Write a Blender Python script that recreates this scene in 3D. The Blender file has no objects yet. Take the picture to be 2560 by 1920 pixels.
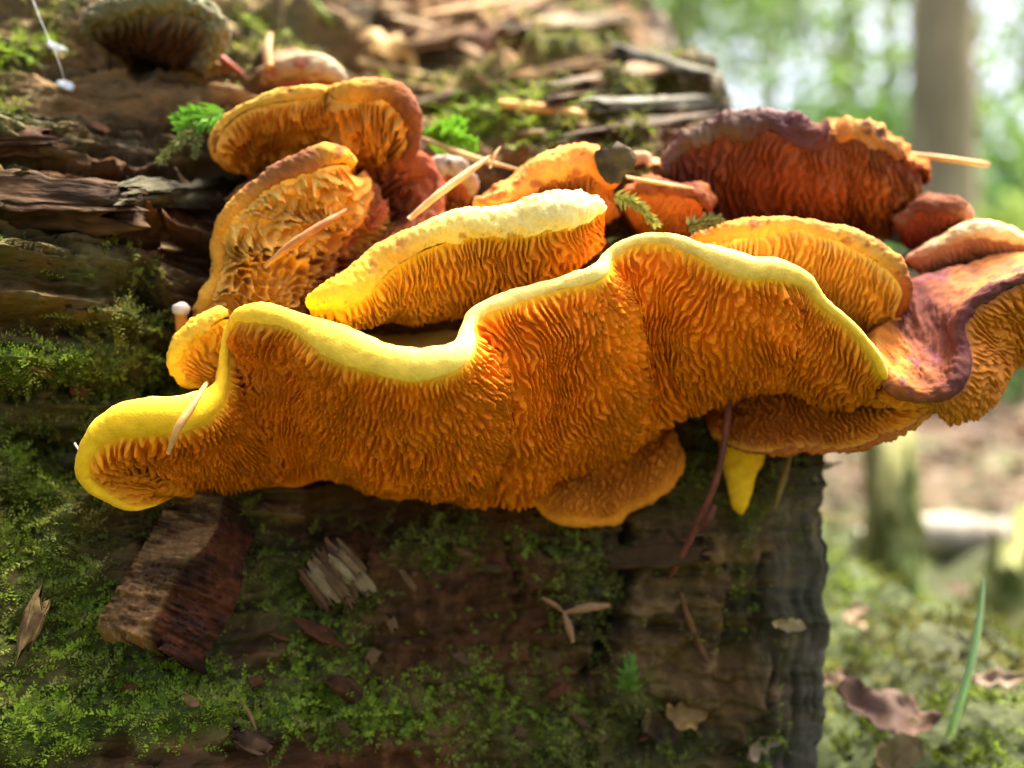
import bpy, math, numpy as np
from mathutils import Vector
rng = np.random.default_rng(7)
sc = bpy.context.scene
COL = sc.collection

# ------------------------------------------------------------------ camera, sky, sun, exposure
FPX = 2703.0            # focal length in photograph pixels (2560 wide), ~38 mm equivalent compact camera
CAMZ = 9.0              # lens height over the forest floor, cm
cam = bpy.data.cameras.new('camera'); cam.lens = 38.0; cam.sensor_width = 36.0
cam.clip_start = 0.005; cam.clip_end = 500
cam.dof.use_dof = True; cam.dof.focus_distance = 0.168; cam.dof.aperture_fstop = 10.0
camo = bpy.data.objects.new('camera', cam); COL.objects.link(camo)
camo.location = (0, 0, CAMZ / 100); camo.rotation_euler = (math.radians(90), 0, 0)
sc.camera = camo

SUN_DIR = Vector((0.28, 0.20, 0.90)).normalized()      # towards the sun
elev = math.asin(SUN_DIR.z); azim = math.atan2(SUN_DIR.x, SUN_DIR.y)
w = bpy.data.worlds.new('World'); sc.world = w; w.use_nodes = True
nt = w.node_tree; bg = nt.nodes['Background']
sky = nt.nodes.new('ShaderNodeTexSky'); sky.sky_type = 'NISHITA'; sky.sun_disc = False
sky.sun_elevation = elev; sky.sun_rotation = azim; sky.dust_density = 7.0; sky.ozone_density = 0.0; sky.air_density = 0.5
nt.links.new(sky.outputs[0], bg.inputs[0]); bg.inputs[1].default_value = 0.15
sun = bpy.data.lights.new('sun', 'SUN'); sun.energy = 3.7; sun.angle = math.radians(16); sun.color = (1, 0.94, 0.82)
suno = bpy.data.objects.new('sun', sun); COL.objects.link(suno)
suno.rotation_euler = SUN_DIR.to_track_quat('Z', 'Y').to_euler(); suno.location = (0.5, 0, 3)
sc.view_settings.view_transform = 'Standard'; sc.view_settings.look = 'None'
sc.view_settings.exposure = 2.15; sc.view_settings.gamma = 1.0
sc.render.engine = 'CYCLES'
sc.cycles.use_denoising = True
sc.cycles.max_bounces = 6; sc.cycles.diffuse_bounces = 4; sc.cycles.transparent_max_bounces = 8
sc.cycles.caustics_reflective = False; sc.cycles.caustics_refractive = False

# ------------------------------------------------------------------ helpers: positions in cm, lens at the origin, y away from it
def P(px, py, Y):
    px = np.asarray(px, float); py = np.asarray(py, float); Y = np.asarray(Y, float)
    return np.stack(np.broadcast_arrays((px - 1280) / FPX * Y, Y, (960 - py) / FPX * Y), -1)
def W(v):
    v = np.asarray(v, float) * 0.01
    v = v.copy(); v[..., 2] += CAMZ / 100
    return v
def nrm(v): return v / np.maximum(np.linalg.norm(v, axis=-1, keepdims=True), 1e-9)
def sstep(a, b, x):
    t = np.clip((x - a) / (b - a), 0, 1); return t * t * (3 - 2 * t)

class Noise:
    """periodic band/fractal noise made by filtering white noise; call with coordinates in cm"""
    def __init__(s, seed, size, n, spec):
        r = np.random.default_rng(seed); s.n = n; s.size = size
        fx = np.fft.fftfreq(n, size / n)[:, None]; fy = np.fft.fftfreq(n, size / n)[None, :]
        a = np.fft.ifft2(np.fft.fft2(r.standard_normal((n, n))) * spec(fx, fy)).real
        s.a = ((a - a.mean()) / a.std()).astype(np.float32)
    def __call__(s, x, y):
        u = np.mod(np.asarray(x) / s.size, 1) * s.n; v = np.mod(np.asarray(y) / s.size, 1) * s.n
        i = np.floor(u).astype(int); j = np.floor(v).astype(int); fu = u - i; fv = v - j
        i %= s.n; j %= s.n; i1 = (i + 1) % s.n; j1 = (j + 1) % s.n; a = s.a
        return (a[i, j] * (1 - fu) + a[i1, j] * fu) * (1 - fv) + (a[i, j1] * (1 - fu) + a[i1, j1] * fu) * fv
def fractal(seed, size, n, lo, beta, ax=1.0, ay=1.0):
    def sp(fx, fy):
        f = np.sqrt((fx * ax) ** 2 + (fy * ay) ** 2)
        return 1 / (lo + f) ** beta * (f > 0)
    return Noise(seed, size, n, sp)
def band(seed, size, n, fu, fv, wu, wv):
    def sp(fx, fy):
        return np.exp(-((np.abs(fx) - fu) / wu) ** 2) * np.exp(-((np.abs(fy) - fv) / wv) ** 2)
    return Noise(seed, size, n, sp)

ISO = fractal(1, 20, 512, 0.15, 2.6)            # general blotches
ISO2 = fractal(2, 10, 512, 0.6, 2.5)            # finer
FINE = fractal(3, 4, 512, 5.0, 2.2)             # fuzz and grit

def spline(K, s):
    """smooth curve through knots K (n,d) at chord parameter; s in 0..1"""
    K = np.asarray(K, float); n = len(K)
    d = np.linalg.norm(np.diff(K[:, :3], axis=0), axis=1) ** 0.8 + 1e-6
    t = np.r_[0, np.cumsum(d)]; t /= t[-1]
    sl = np.diff(K, axis=0) / np.diff(t)[:, None]
    m = np.empty_like(K); m[0] = sl[0]; m[-1] = sl[-1]
    h = np.diff(t)
    m[1:-1] = (sl[:-1] * h[1:, None] + sl[1:] * h[:-1, None]) / (h[1:] + h[:-1])[:, None]
    i = np.clip(np.searchsorted(t, s, side='right') - 1, 0, n - 2)
    x = ((s - t[i]) / h[i])[:, None]; hh = h[i][:, None]
    return ((2*x**3 - 3*x**2 + 1) * K[i] + (x**3 - 2*x**2 + x) * hh * m[i] + (-2*x**3 + 3*x**2) * K[i+1] + (x**3 - x**2) * hh * m[i+1])
def ramp(stops, u):
    """colour along 0..1"""
    xs = [a for a, c in stops]; cs = np.array([c for a, c in stops], float)
    return np.stack([np.interp(u, xs, cs[:, k]) for k in range(3)], -1)

def mesh_obj(name, V, faces, mat, parent=None, origin=None, tint=None, smooth=True, world=False):
    """V in cm; faces (n,3) or (n,4) int array or list of such; one mesh object"""
    V = W(V) if not world else np.asarray(V, float)
    V = V.reshape(-1, 3)
    if parent is not None: org = np.array(parent['_o'])
    elif origin is not None: org = W(np.asarray(origin, float)) if not world else np.asarray(origin, float)
    else: org = np.array([*(V[:, :2].mean(0)), V[:, 2].min()])
    me = bpy.data.meshes.new(name)
    if isinstance(faces, np.ndarray): faces = [faces]
    faces = [f for f in faces if len(f)]
    nl = sum(f.size for f in faces); nf = sum(len(f) for f in faces)
    me.vertices.add(len(V)); me.vertices.foreach_set('co', (V - org).astype(np.float32).ravel())
    me.loops.add(nl); me.loops.foreach_set('vertex_index', np.concatenate([f.ravel() for f in faces]).astype(np.int32))
    me.polygons.add(nf)
    tot = np.concatenate([np.full(len(f), f.shape[1]) for f in faces]); st = np.r_[0, np.cumsum(tot)[:-1]]
    me.polygons.foreach_set('loop_start', st.astype(np.int32)); me.polygons.foreach_set('loop_total', tot.astype(np.int32))
    me.polygons.foreach_set('use_smooth', np.full(nf, smooth))
    me.update(calc_edges=True); me.validate()
    if tint is not None:
        a = me.color_attributes.new('tint', 'FLOAT_COLOR', 'POINT')
        c = np.ones((len(V), 4), np.float32); c[:, :3] = np.broadcast_to(np.asarray(tint).reshape(-1, 3), (len(V), 3))
        a.data.foreach_set('color', c.ravel())
    me.materials.append(mat)
    o = bpy.data.objects.new(name, me); COL.objects.link(o)
    if parent is not None: o.parent = parent
    else: o.location = org
    return o
def grid_faces(nu, nv, cu=False, cv=False, flip=False):
    a = np.arange(nu * nv).reshape(nu, nv)
    if cu: a = np.concatenate([a, a[:1]], 0)
    if cv: a = np.concatenate([a, a[:, :1]], 1)
    f = np.stack([a[:-1, :-1], a[1:, :-1], a[1:, 1:], a[:-1, 1:]], -1).reshape(-1, 4)
    return f[:, ::-1] if flip else f
def tag(o, label, cat, group=None, kind=None):
    if label: o['label'] = label
    if cat: o['category'] = cat
    if group: o['group'] = group
    if kind: o['kind'] = kind
    return o
def thing(name, label, cat, base, group=None, world=False):
    o = bpy.data.objects.new(name, None); COL.objects.link(o); o.empty_display_size = 0.02
    b = W(np.asarray(base, float)) if not world else np.asarray(base, float)
    o.location = b; o['_o'] = [float(x) for x in b]
    return tag(o, label, cat, group)

# ------------------------------------------------------------------ materials
def mat_tint(name, rough=0.7, sss=0.0, sssr=0.002, mott=0.25, mscale=900, bump=0.3, bscale=2500, bdist=0.0002, sheen=0.0,
             spec=0.3, trans=0.0, color=None, stretch=(1, 1, 1), grain=0.0, translucent=0.0):
    m = bpy.data.materials.new(name); m.use_nodes = True; t = m.node_tree; n = t.nodes; L = t.links
    b = n['Principled BSDF']; b.inputs['Roughness'].default_value = rough
    b.inputs['Specular IOR Level'].default_value = spec
    if color is None:
        at = n.new('ShaderNodeAttribute'); at.attribute_name = 'tint'; csrc = at.outputs['Color']
    else:
        rg = n.new('ShaderNodeRGB'); rg.outputs[0].default_value = (*color, 1); csrc = rg.outputs[0]
    tc = n.new('ShaderNodeTexCoord'); mp = n.new('ShaderNodeMapping'); mp.inputs['Scale'].default_value = stretch
    L.new(tc.outputs['Object'], mp.inputs[0])
    nz = n.new('ShaderNodeTexNoise'); nz.inputs['Scale'].default_value = mscale; nz.inputs['Detail'].default_value = 5; nz.inputs['Roughness'].default_value = 0.65
    L.new(mp.outputs[0], nz.inputs['Vector'])
    mr = n.new('ShaderNodeMapRange'); mr.inputs[1].default_value = 0.25; mr.inputs[2].default_value = 0.75
    mr.inputs[3].default_value = 1 - mott; mr.inputs[4].default_value = 1 + mott
    L.new(nz.outputs[0], mr.inputs[0])
    mx = n.new('ShaderNodeVectorMath'); mx.operation = 'SCALE'; L.new(csrc, mx.inputs[0]); L.new(mr.outputs[0], mx.inputs['Scale'])
    L.new(mx.outputs[0], b.inputs['Base Color'])
    if bump:
        n2 = n.new('ShaderNodeTexNoise'); n2.inputs['Scale'].default_value = bscale; n2.inputs['Detail'].default_value = 4
        L.new(mp.outputs[0], n2.inputs['Vector'])
        bp = n.new('ShaderNodeBump'); bp.inputs['Strength'].default_value = bump; bp.inputs['Distance'].default_value = bdist
        L.new(n2.outputs[0], bp.inputs['Height']); L.new(bp.outputs[0], b.inputs['Normal'])
    if sss:
        b.inputs['Subsurface Weight'].default_value = sss; b.inputs['Subsurface Radius'].default_value = (1, 0.45, 0.12); b.inputs['Subsurface Scale'].default_value = sssr
    if sheen:
        b.inputs['Sheen Weight'].default_value = sheen; b.inputs['Sheen Roughness'].default_value = 0.4
    if translucent:
        tr = n.new('ShaderNodeBsdfTranslucent'); L.new(mx.outputs[0], tr.inputs[0])
        ms = n.new('ShaderNodeMixShader'); ms.inputs[0].default_value = translucent
        L.new(b.outputs[0], ms.inputs[1]); L.new(tr.outputs[0], ms.inputs[2]); L.new(ms.outputs[0], n['Material Output'].inputs['Surface'])
    return m
M_CAP = mat_tint('fungus_cap_flesh', rough=0.85, mott=0.16, mscale=700, bump=0.5, bscale=3000, bdist=0.0002, spec=0.06)
M_PORE = mat_tint('fungus_pore_layer', rough=0.6, mott=0.18, mscale=600, bump=0.25, bscale=4000, bdist=0.0001, spec=0.12)
M_WOOD = mat_tint('rotten_wood', rough=0.75, mott=0.55, mscale=260, bump=0.8, bscale=700, bdist=0.0008, spec=0.1, stretch=(0.35, 1, 1.4))
M_CHIP = mat_tint('dry_wood_chip', rough=0.7, mott=0.35, mscale=500, bump=0.6, bscale=900, bdist=0.0004, spec=0.1)
M_MOSS = mat_tint('moss_leaf', rough=0.55, mott=0.2, mscale=300, bump=0, spec=0.12, translucent=0.35)
M_NEEDLE = mat_tint('dry_needle', rough=0.5, mott=0.25, mscale=600, bump=0.3, bscale=1500, bdist=0.0001, spec=0.12)
M_LEAF = mat_tint('dead_leaf', rough=0.6, mott=0.3, mscale=300, bump=0.4, bscale=800, bdist=0.0003, translucent=0.2)
M_BARK = mat_tint('tree_bark', rough=0.85, mott=0.35, mscale=14, bump=0.6, bscale=40, bdist=0.01, stretch=(1, 1, 0.3))
M_GREEN = mat_tint('tree_leaf', rough=0.5, mott=0.25, mscale=6, bump=0, translucent=0.5)
M_GROUND = mat_tint('forest_floor', rough=0.9, mott=0.5, mscale=60, bump=0.7, bscale=150, bdist=0.004)

# colours (linear)
YEL = (0.86, 0.50, 0.018); YELP = (0.92, 0.70, 0.20); ORG = (0.74, 0.19, 0.004); ORGD = (0.44, 0.115, 0.007); OCH = (0.62, 0.30, 0.05)
RUST = (0.42, 0.12, 0.02); DRED = (0.24, 0.045, 0.015); PURP = (0.13, 0.045, 0.05); BRN = (0.14, 0.07, 0.035); GREY = (0.30, 0.28, 0.17)
CREAM = (0.75, 0.62, 0.36); GOLD = (0.78, 0.37, 0.02)

# ------------------------------------------------------------------ the fallen log
YK = {  # profile (y, z) knots from the soil in front, up the near side, over the top and down the far side
 -40: [(18,-11.5),(15.5,-9.5),(16.8,-6.2),(18.6,-3.8),(19.6,-1.5),(20.2,1),(21.2,3.5),(22.6,6),(25,8.6),(30,11),(37,13.5),(47,17),(56,16),(62,8),(60,-11.5)],
 -10: [(16,-11.5),(13.8,-9.5),(15.4,-6.2),(17.2,-3.8),(18.2,-1.5),(18.6,1),(19.5,3.5),(21.0,6),(23.6,8.2),(29,10.4),(36,13),(46,16.5),(56,16),(62,8),(60,-11.5)],
 -6: [(18,-11.5),(16.0,-9.5),(17.0,-6.4),(18.4,-4),(19.5,-1.7),(20.0,.7),(20.8,3.2),(22.0,5.6),(23.8,7.2),(29.5,9.4),(37,12.6),(47,17.6),(56,18),(62,8),(60,-11.5)],
 -3: [(20.5,-11.5),(18.4,-9.5),(18.9,-6.6),(19.6,-4),(20.3,-1.8),(20.8,.5),(21.4,2.8),(23,4.6),(26,6.4),(31,9),(38,12.8),(48,18.8),(57,21),(63,8),(61,-11.5)],
  1: [(22,-11.5),(19.8,-9.5),(19.9,-6.6),(20.2,-4),(20.5,-1.8),(20.9,.5),(21.5,2.8),(23,4.6),(26,6.5),(31.5,9.2),(39,13.4),(49,19.2),(57,20),(63,8),(61,-11.5)],
  6: [(23,-11.5),(21.0,-9.5),(20.6,-6.6),(20.6,-4),(20.6,-1.8),(20.8,.5),(21.4,2.8),(23,4.6),(26,6.4),(32,9.4),(40,13.0),(50,17.4),(57,17),(62,8),(60,-11.5)]}
XS = np.array(sorted(YK)); NK = 15
tk = np.linspace(0, 1, NK)
tt = np.concatenate([np.linspace(0, 1, 16, endpoint=False), np.linspace(1, 8, 420, endpoint=False), np.linspace(8, 11.3, 120, endpoint=False), np.linspace(11.3, 14, 36)]) / 14.0
prof = []
for x in XS:
    K = np.array(YK[x], float)
    i = np.clip(np.floor(tt * 14).astype(int), 0, 13); f = (tt * 14 - i)[:, None]
    m = np.gradient(K, axis=0)
    prof.append((2*f**3-3*f**2+1)*K[i] + (f**3-2*f**2+f)*m[i] + (-2*f**3+3*f**2)*K[i+1] + (f**3-f**2)*m[i+1])
prof = np.array(prof)                           # (stations, nt, 2)
xu = np.concatenate([np.linspace(-46, -14, 34, endpoint=False), np.linspace(-14, 5.6, 390)])
def prof_at(x):
    k = np.clip(np.searchsorted(XS, x) - 1, 0, len(XS) - 2); f = np.clip((x - XS[k]) / (XS[k+1] - XS[k]), 0, 1)
    f = f * f * (3 - 2 * f)
    return prof[k] * (1 - f) + prof[k+1] * f
LG = np.zeros((len(xu), len(tt), 3))
for a, x in enumerate(xu):
    LG[a, :, 1:] = prof_at(x); LG[a, :, 0] = x
sarc = np.r_[0, np.cumsum(np.linalg.norm(np.diff(LG[len(xu)//2], axis=0), axis=1))]
A_, S_ = np.meshgrid(xu, sarc, indexing='ij')
# ragged right-hand end
endn = fractal(11, 60, 512, 0.25, 2.0)(sarc * 1.0, sarc * 0 + 3.3)
XE = 5.45 + .5 * sstep(5.5, 4, tt * 14) + (.11 + .07 * sstep(5, 6, tt * 14)) * np.clip(endn, -1.2, 1.2)
f = sstep(2.0, 5.6, xu)[:, None]
LG[:, :, 0] += f * (XE - 5.6)[None, :]
nl_ = nrm(np.cross(np.gradient(LG, axis=1), np.gradient(LG, axis=0)))
if (nl_[200, 200] * np.array([0, -1, 0])).sum() < 0: nl_ = -nl_
ledge = fractal(12, 40, 1024, 0.12, 2.1, 5.0, 1.0)         # long along the grain
ledge2 = fractal(13, 20, 1024, 0.5, 2.0, 6.0, 1.0)
lump = fractal(14, 40, 512, 0.12, 2.8)
grain = fractal(15, 10, 1024, 2.0, 1.7, 8.0, 1.0)
pit = fractal(16, 10, 512, 1.2, 2.3)
wob = 0.8 * lump(A_ * 0.7 + 5, S_)
l1 = ledge(A_ * 1.1, S_ * 1.7 + wob * 0.5); l2 = ledge2(A_, S_ * 1.4 + wob * 0.4 + 7)
frac = lambda v, k: v * k - np.floor(v * k)
terr = lambda v, k: (np.floor(v * k) + sstep(0.72, 0.98, frac(v, k))) / k - .16 * np.exp(-((frac(v, k) - .74) / .10) ** 2)
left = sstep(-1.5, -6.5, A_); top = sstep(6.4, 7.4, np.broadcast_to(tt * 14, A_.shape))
low = sstep(4.4, 3.2, np.broadcast_to(tt * 14, A_.shape))
amp = 0.34 + 0.42 * left + 0.12 * top
disp = amp * terr(l1, 1.6) + (0.13 + 0.14 * left) * terr(l2, 2.2) + 0.28 * lump(A_, S_) + 0.06 * grain(A_, S_ + wob * 0.3) + 0.05 * pit(A_, S_)
def strata(gap, seed, amt):
    ph = S_ / gap + (.5 * lump(A_ * .5 + seed, S_ * .5) + .22 * ISO2(A_ * .5, S_ * .3 + seed)) * min(1, .9 / gap) * 1.0
    k = np.floor(ph); f = ph - k
    a = np.clip(.45 + .65 * ISO(A_ * .3 + k * 2.3, k * 3.7 + seed), 0, 1.3)
    return amt * a * sstep(0, .08, f) * (1 - f) ** .8
lay_ = left * (1 - .55 * low) + (1 - left) * (.25 * (1 - low) + .12)
disp = disp * (1 - .45 * left) + lay_ * (strata(1.05, 1, .75) + strata(.42, 5, .30) + strata(.17, 9, .07))
vg = fractal(17, 20, 1024, .6, 1.9, 1.0, 7.0); blk_ = low * (1 - left)
disp = disp * (1 - .55 * blk_ * sstep(1, 4, A_)) + blk_ * (.16 * terr(vg(A_ * 1.0, S_), 1.8) + .08 * terr(ISO2(A_ * .55 + 3, S_ * .4), 2.2) + .03 * vg(A_ * 4, S_ * 2))
disp = disp * (1 - .8 * low * sstep(3.8, 5.0, A_)) + low * sstep(3.6, 4.6, A_) * (.07 * vg(A_ * 2.5, S_) + .05 * ISO2(A_ * .6, S_ * .35))
calm = low * (1 - 0.3 * left) * (1 - .8 * sstep(4, 5.2, A_)); disp = disp * (1 - 0.6 * calm) + calm * (0.16 * pit(A_ * 0.6, S_ * 0.45) + 0.10 * ISO2(A_ * .8, S_ * .5) + 0.05 * FINE(A_ * .25, S_ * .2))
BASE = LG.copy(); NL0 = nl_
# project the undisplaced surface once: cracks and moss patches are placed on it by where the photograph shows them
QX = 1280 + FPX * BASE[..., 0] / np.maximum(BASE[..., 1], 5); QY = 960 - FPX * BASE[..., 2] / np.maximum(BASE[..., 1], 5)
def seg_dist(x, y, pts):
    d = np.full(x.shape, 1e9)
    for (x0, y0), (x1, y1) in zip(pts[:-1], pts[1:]):
        dx, dy = x1 - x0, y1 - y0; t = np.clip(((x - x0) * dx + (y - y0) * dy) / (dx * dx + dy * dy), 0, 1)
        d = np.minimum(d, np.hypot(x - x0 - t * dx, y - y0 - t * dy))
    return d
front = (S_ < sarc[np.searchsorted(tt, 8 / 14)])
wx = QX + 14 * ISO2(A_ * 1.5, S_ * 1.5); wy = QY + 10 * ISO2(A_ * 1.5 + 4, S_ * 1.5 + 2)
CR = [([(1575, 1335), (1550, 1440), (1520, 1570), (1480, 1700)], 10, 1.1), ([(1900, 1400), (1915, 1600), (1905, 1800)], 10, .4), ([(0, 545), (120, 535), (260, 520), (300, 510)], 11, .9),
      ([(0, 980), (140, 965), (290, 985), (430, 960)], 15, .7), ([(40, 1330), (110, 1150), (200, 1190)], 60, 1.4), ([(1270, 1360), (1300, 1480), (1260, 1620)], 9, .35), ([(1340, 1370), (1560, 1350), (1750, 1370)], 12, .5),
      ([(820, 1290), (960, 1300), (1100, 1270)], 40, .8), ([(330, 790), (430, 850), (440, 960), (560, 980)], 45, 1.0), ([(260, 320), (420, 400), (520, 410)], 16, .5)]
for pts, wd, dep in CR:
    d = seg_dist(wx, wy, pts); disp -= front * dep * np.exp(-(d / wd) ** 2)
# plank-like blocks below the fungus
plank_ = 0
for (x0, x1, y0, y1, h) in [(1570, 1790, 1345, 1760, .4), (1280, 1500, 1380, 1600, .2)]:
    m_ = sstep(x0 - 6, x0 + 10, wx + (wy - 1500) * .25) * sstep(x1 + 8, x1 - 8, wx) * sstep(y0 - 6, y0 + 8, wy) * sstep(y1 + 40, y1 - 20, wy)
    disp += front * h * m_; plank_ = m_ * front if h > .3 else plank_ * 1.0
disp -= 1.1 * np.exp(-((QX - 390) / 170) ** 2 - ((QY - 105) / 75) ** 2)
disp -= .5 * front * np.exp(-((QX - 590) / 110) ** 4 - ((QY - 620) / 230) ** 4)
LG = BASE + nl_ * disp[..., None]
LX = 1280 + FPX * LG[..., 0] / np.maximum(LG[..., 1], 5); LY = 960 - FPX * LG[..., 2] / np.maximum(LG[..., 1], 5)
VIS = np.broadcast_to(tt < 11.3 / 14, LX.shape)
dens = np.zeros(LX.shape); lime = np.zeros(LX.shape)
for cx, cy, rx, ry, a, li in [(150, 1660, 330, 220, 1.3, 1.0), (60, 1870, 200, 120, 1.1, .8), (60, 1330, 150, 170, 1.1, .5), (80, 910, 140, 60, 1.1, .9), (260, 800, 170, 25, .35, .8), (600, 1770, 330, 150, 1.2, .8), (950, 1500, 240, 220, .8, .1), (1150, 1800, 360, 150, 1.0, .35), (700, 1480, 160, 110, .8, .6), (1855, 1430, 45, 170, .8, .8),
    (250, 880, 90, 60, .5, .7), (150, 690, 130, 18, .6, 1), (340, 440, 120, 24, .3, .7), (110, 140, 150, 35, .6, .8), (1130, 335, 110, 50, 1.1, 1), (1290, 300, 170, 60, 1.1, .6), (1180, 200, 220, 50, .7, .3), (900, 120, 250, 60, .7, .3), (1350, 100, 260, 50, .5, .2), (600, 190, 60, 60, .8, .2), (950, 280, 140, 70, .7, .4), (700, 60, 200, 70, .5, .1), (1500, 250, 200, 140, .4, .1), (1450, 110, 150, 40, .5, .1), (1750, 1650, 300, 200, .35, .4), (260, 560, 60, 14, .5, 1), (200, 480, 330, 230, -.45, 0), (260, 800, 260, 130, -.3, 0), (1940, 1850, 130, 120, .9, .6), (420, 1500, 80, 120, -1.5, 0), (1660, 1520, 110, 190, -1.3, 0), (1350, 1480, 110, 90, -.4, 0), (0, 1100, 120, 60, .4, .5), (1380, 20, 300, 30, .3, .1), (380, 300, 100, 50, .3, .5)]:
    g = np.exp(-(((LX - cx) / rx) ** 2 + ((LY - cy) / ry) ** 2) ** 1.5); dens += a * g; lime += li * g * abs(a)
md = ISO(A_ * 1.6 + 4, S_ * 1.6); dens = np.clip(dens * .95 + .50 * np.clip(md, -1, 2) - .32, 0, 1.2) * VIS * (1 - .4 * sstep(4.8, 5.5, A_))
LG = LG + nl_ * (np.clip(dens, 0, 1) * (.16 + .10 * ISO2(A_ * 1.6, S_ * 1.6) + .04 * FINE(A_ * .5, S_ * .5)))[..., None]
# colour of the wood
c1 = ISO(A_ * 0.5, S_ * 1.6); c2 = ledge2(A_ * 1.3 + 3, S_ * 1.2 + 9); c3 = ISO(A_ * 1.1 + 8, S_ + 3)
col = ramp([(0, (0.045, 0.026, 0.014)), (0.35, (0.11, 0.056, 0.021)), (0.65, (0.23, 0.115, 0.042)), (1, (0.36, 0.20, 0.075))], np.clip(0.42 + 0.24 * c1 + 0.22 * c2, 0, 1))
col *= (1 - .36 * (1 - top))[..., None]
red = np.clip(0.15 + 0.5 * c3, 0, .75)[..., None]; col = col * (1 - red) + red * np.array([0.10, 0.034, 0.012])
grn = np.clip(0.10 + 0.30 * ISO(A_ + 3, S_ * 1.3 + 1) + 0.12 * pit(A_, S_), 0, 0.85)[..., None] * (0.5 + 0.5 * left[..., None])
col = col * (1 - grn) + grn * np.array([0.06, 0.068, 0.02])
oliv = (left * (1 - .6 * low) * np.clip(.25 + .45 * ISO(A_ * .35 + 2, S_ * 1.5 + 5), 0, .8))[..., None]; col = col * (1 - oliv) + oliv * np.array([.15, .13, .065])
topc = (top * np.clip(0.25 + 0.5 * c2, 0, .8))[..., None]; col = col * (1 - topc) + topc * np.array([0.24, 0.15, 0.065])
pk = (plank_ * np.clip(.55 + .3 * c2 + .2 * grain(A_, S_), 0, .9))[..., None]; col = col * (1 - pk) + pk * np.array([.15, .09, .035])
grey = (sstep(4.0, 5.4, A_) * 0.7)[..., None]; col = col * (1 - grey) + grey * np.array([0.07, 0.066, 0.05]) * np.clip(1 + .45 * vg(A_ * 2.5, S_)[..., None], .35, 2)
mg = np.clip(dens * .9, 0, .85)[..., None]; col = col * (1 - mg) + mg * (np.array([.055, .06, .018]) + np.clip(lime, 0, 1)[..., None] * np.array([.01, .05, 0]))
# end face
cen = np.array([XE.mean() - 1.0, 40.0, 3.0])
rings = [LG]; rc = [col]
E0 = LG[-1]; 
for k, fk in enumerate(np.linspace(0.02, 0.98, 16) ** 1.6):
    r = E0 * (1 - fk) + cen * fk
    r[:, 0] = E0[:, 0] * (1 - min(1, fk * 4)) + (cen[0] - 0.4 + 0.0 * r[:, 0]) * min(1, fk * 4) + min(1, fk * 5) * (0.15 * ISO2(r[:, 1] * .4, r[:, 2] * 2) + 0.2 * ISO(r[:, 1], r[:, 2] + 4) - .5)
    rings.append(r[None]); rc.append((np.array([0.085, 0.078, 0.065]) * (1 + 0.4 * ISO2(r[:, 1] * .5, r[:, 2] * .5)[:, None]).clip(.4, 2))[None])
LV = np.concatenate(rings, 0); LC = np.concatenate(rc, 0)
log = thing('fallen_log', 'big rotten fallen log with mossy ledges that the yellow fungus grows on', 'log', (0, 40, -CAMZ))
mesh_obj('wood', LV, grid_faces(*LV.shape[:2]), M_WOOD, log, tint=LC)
def on_log(px, py, up=0.0):
    """point of the log's near surface at a photograph pixel, with its normal"""
    d = (QX - px) ** 2 + (QY - py) ** 2 + 1e9 * (tt[None, :] > 11.3 / 14)
    i = np.unravel_index(np.argmin(d), d.shape)
    return LG[i] + nl_[i] * up, nl_[i]

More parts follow.
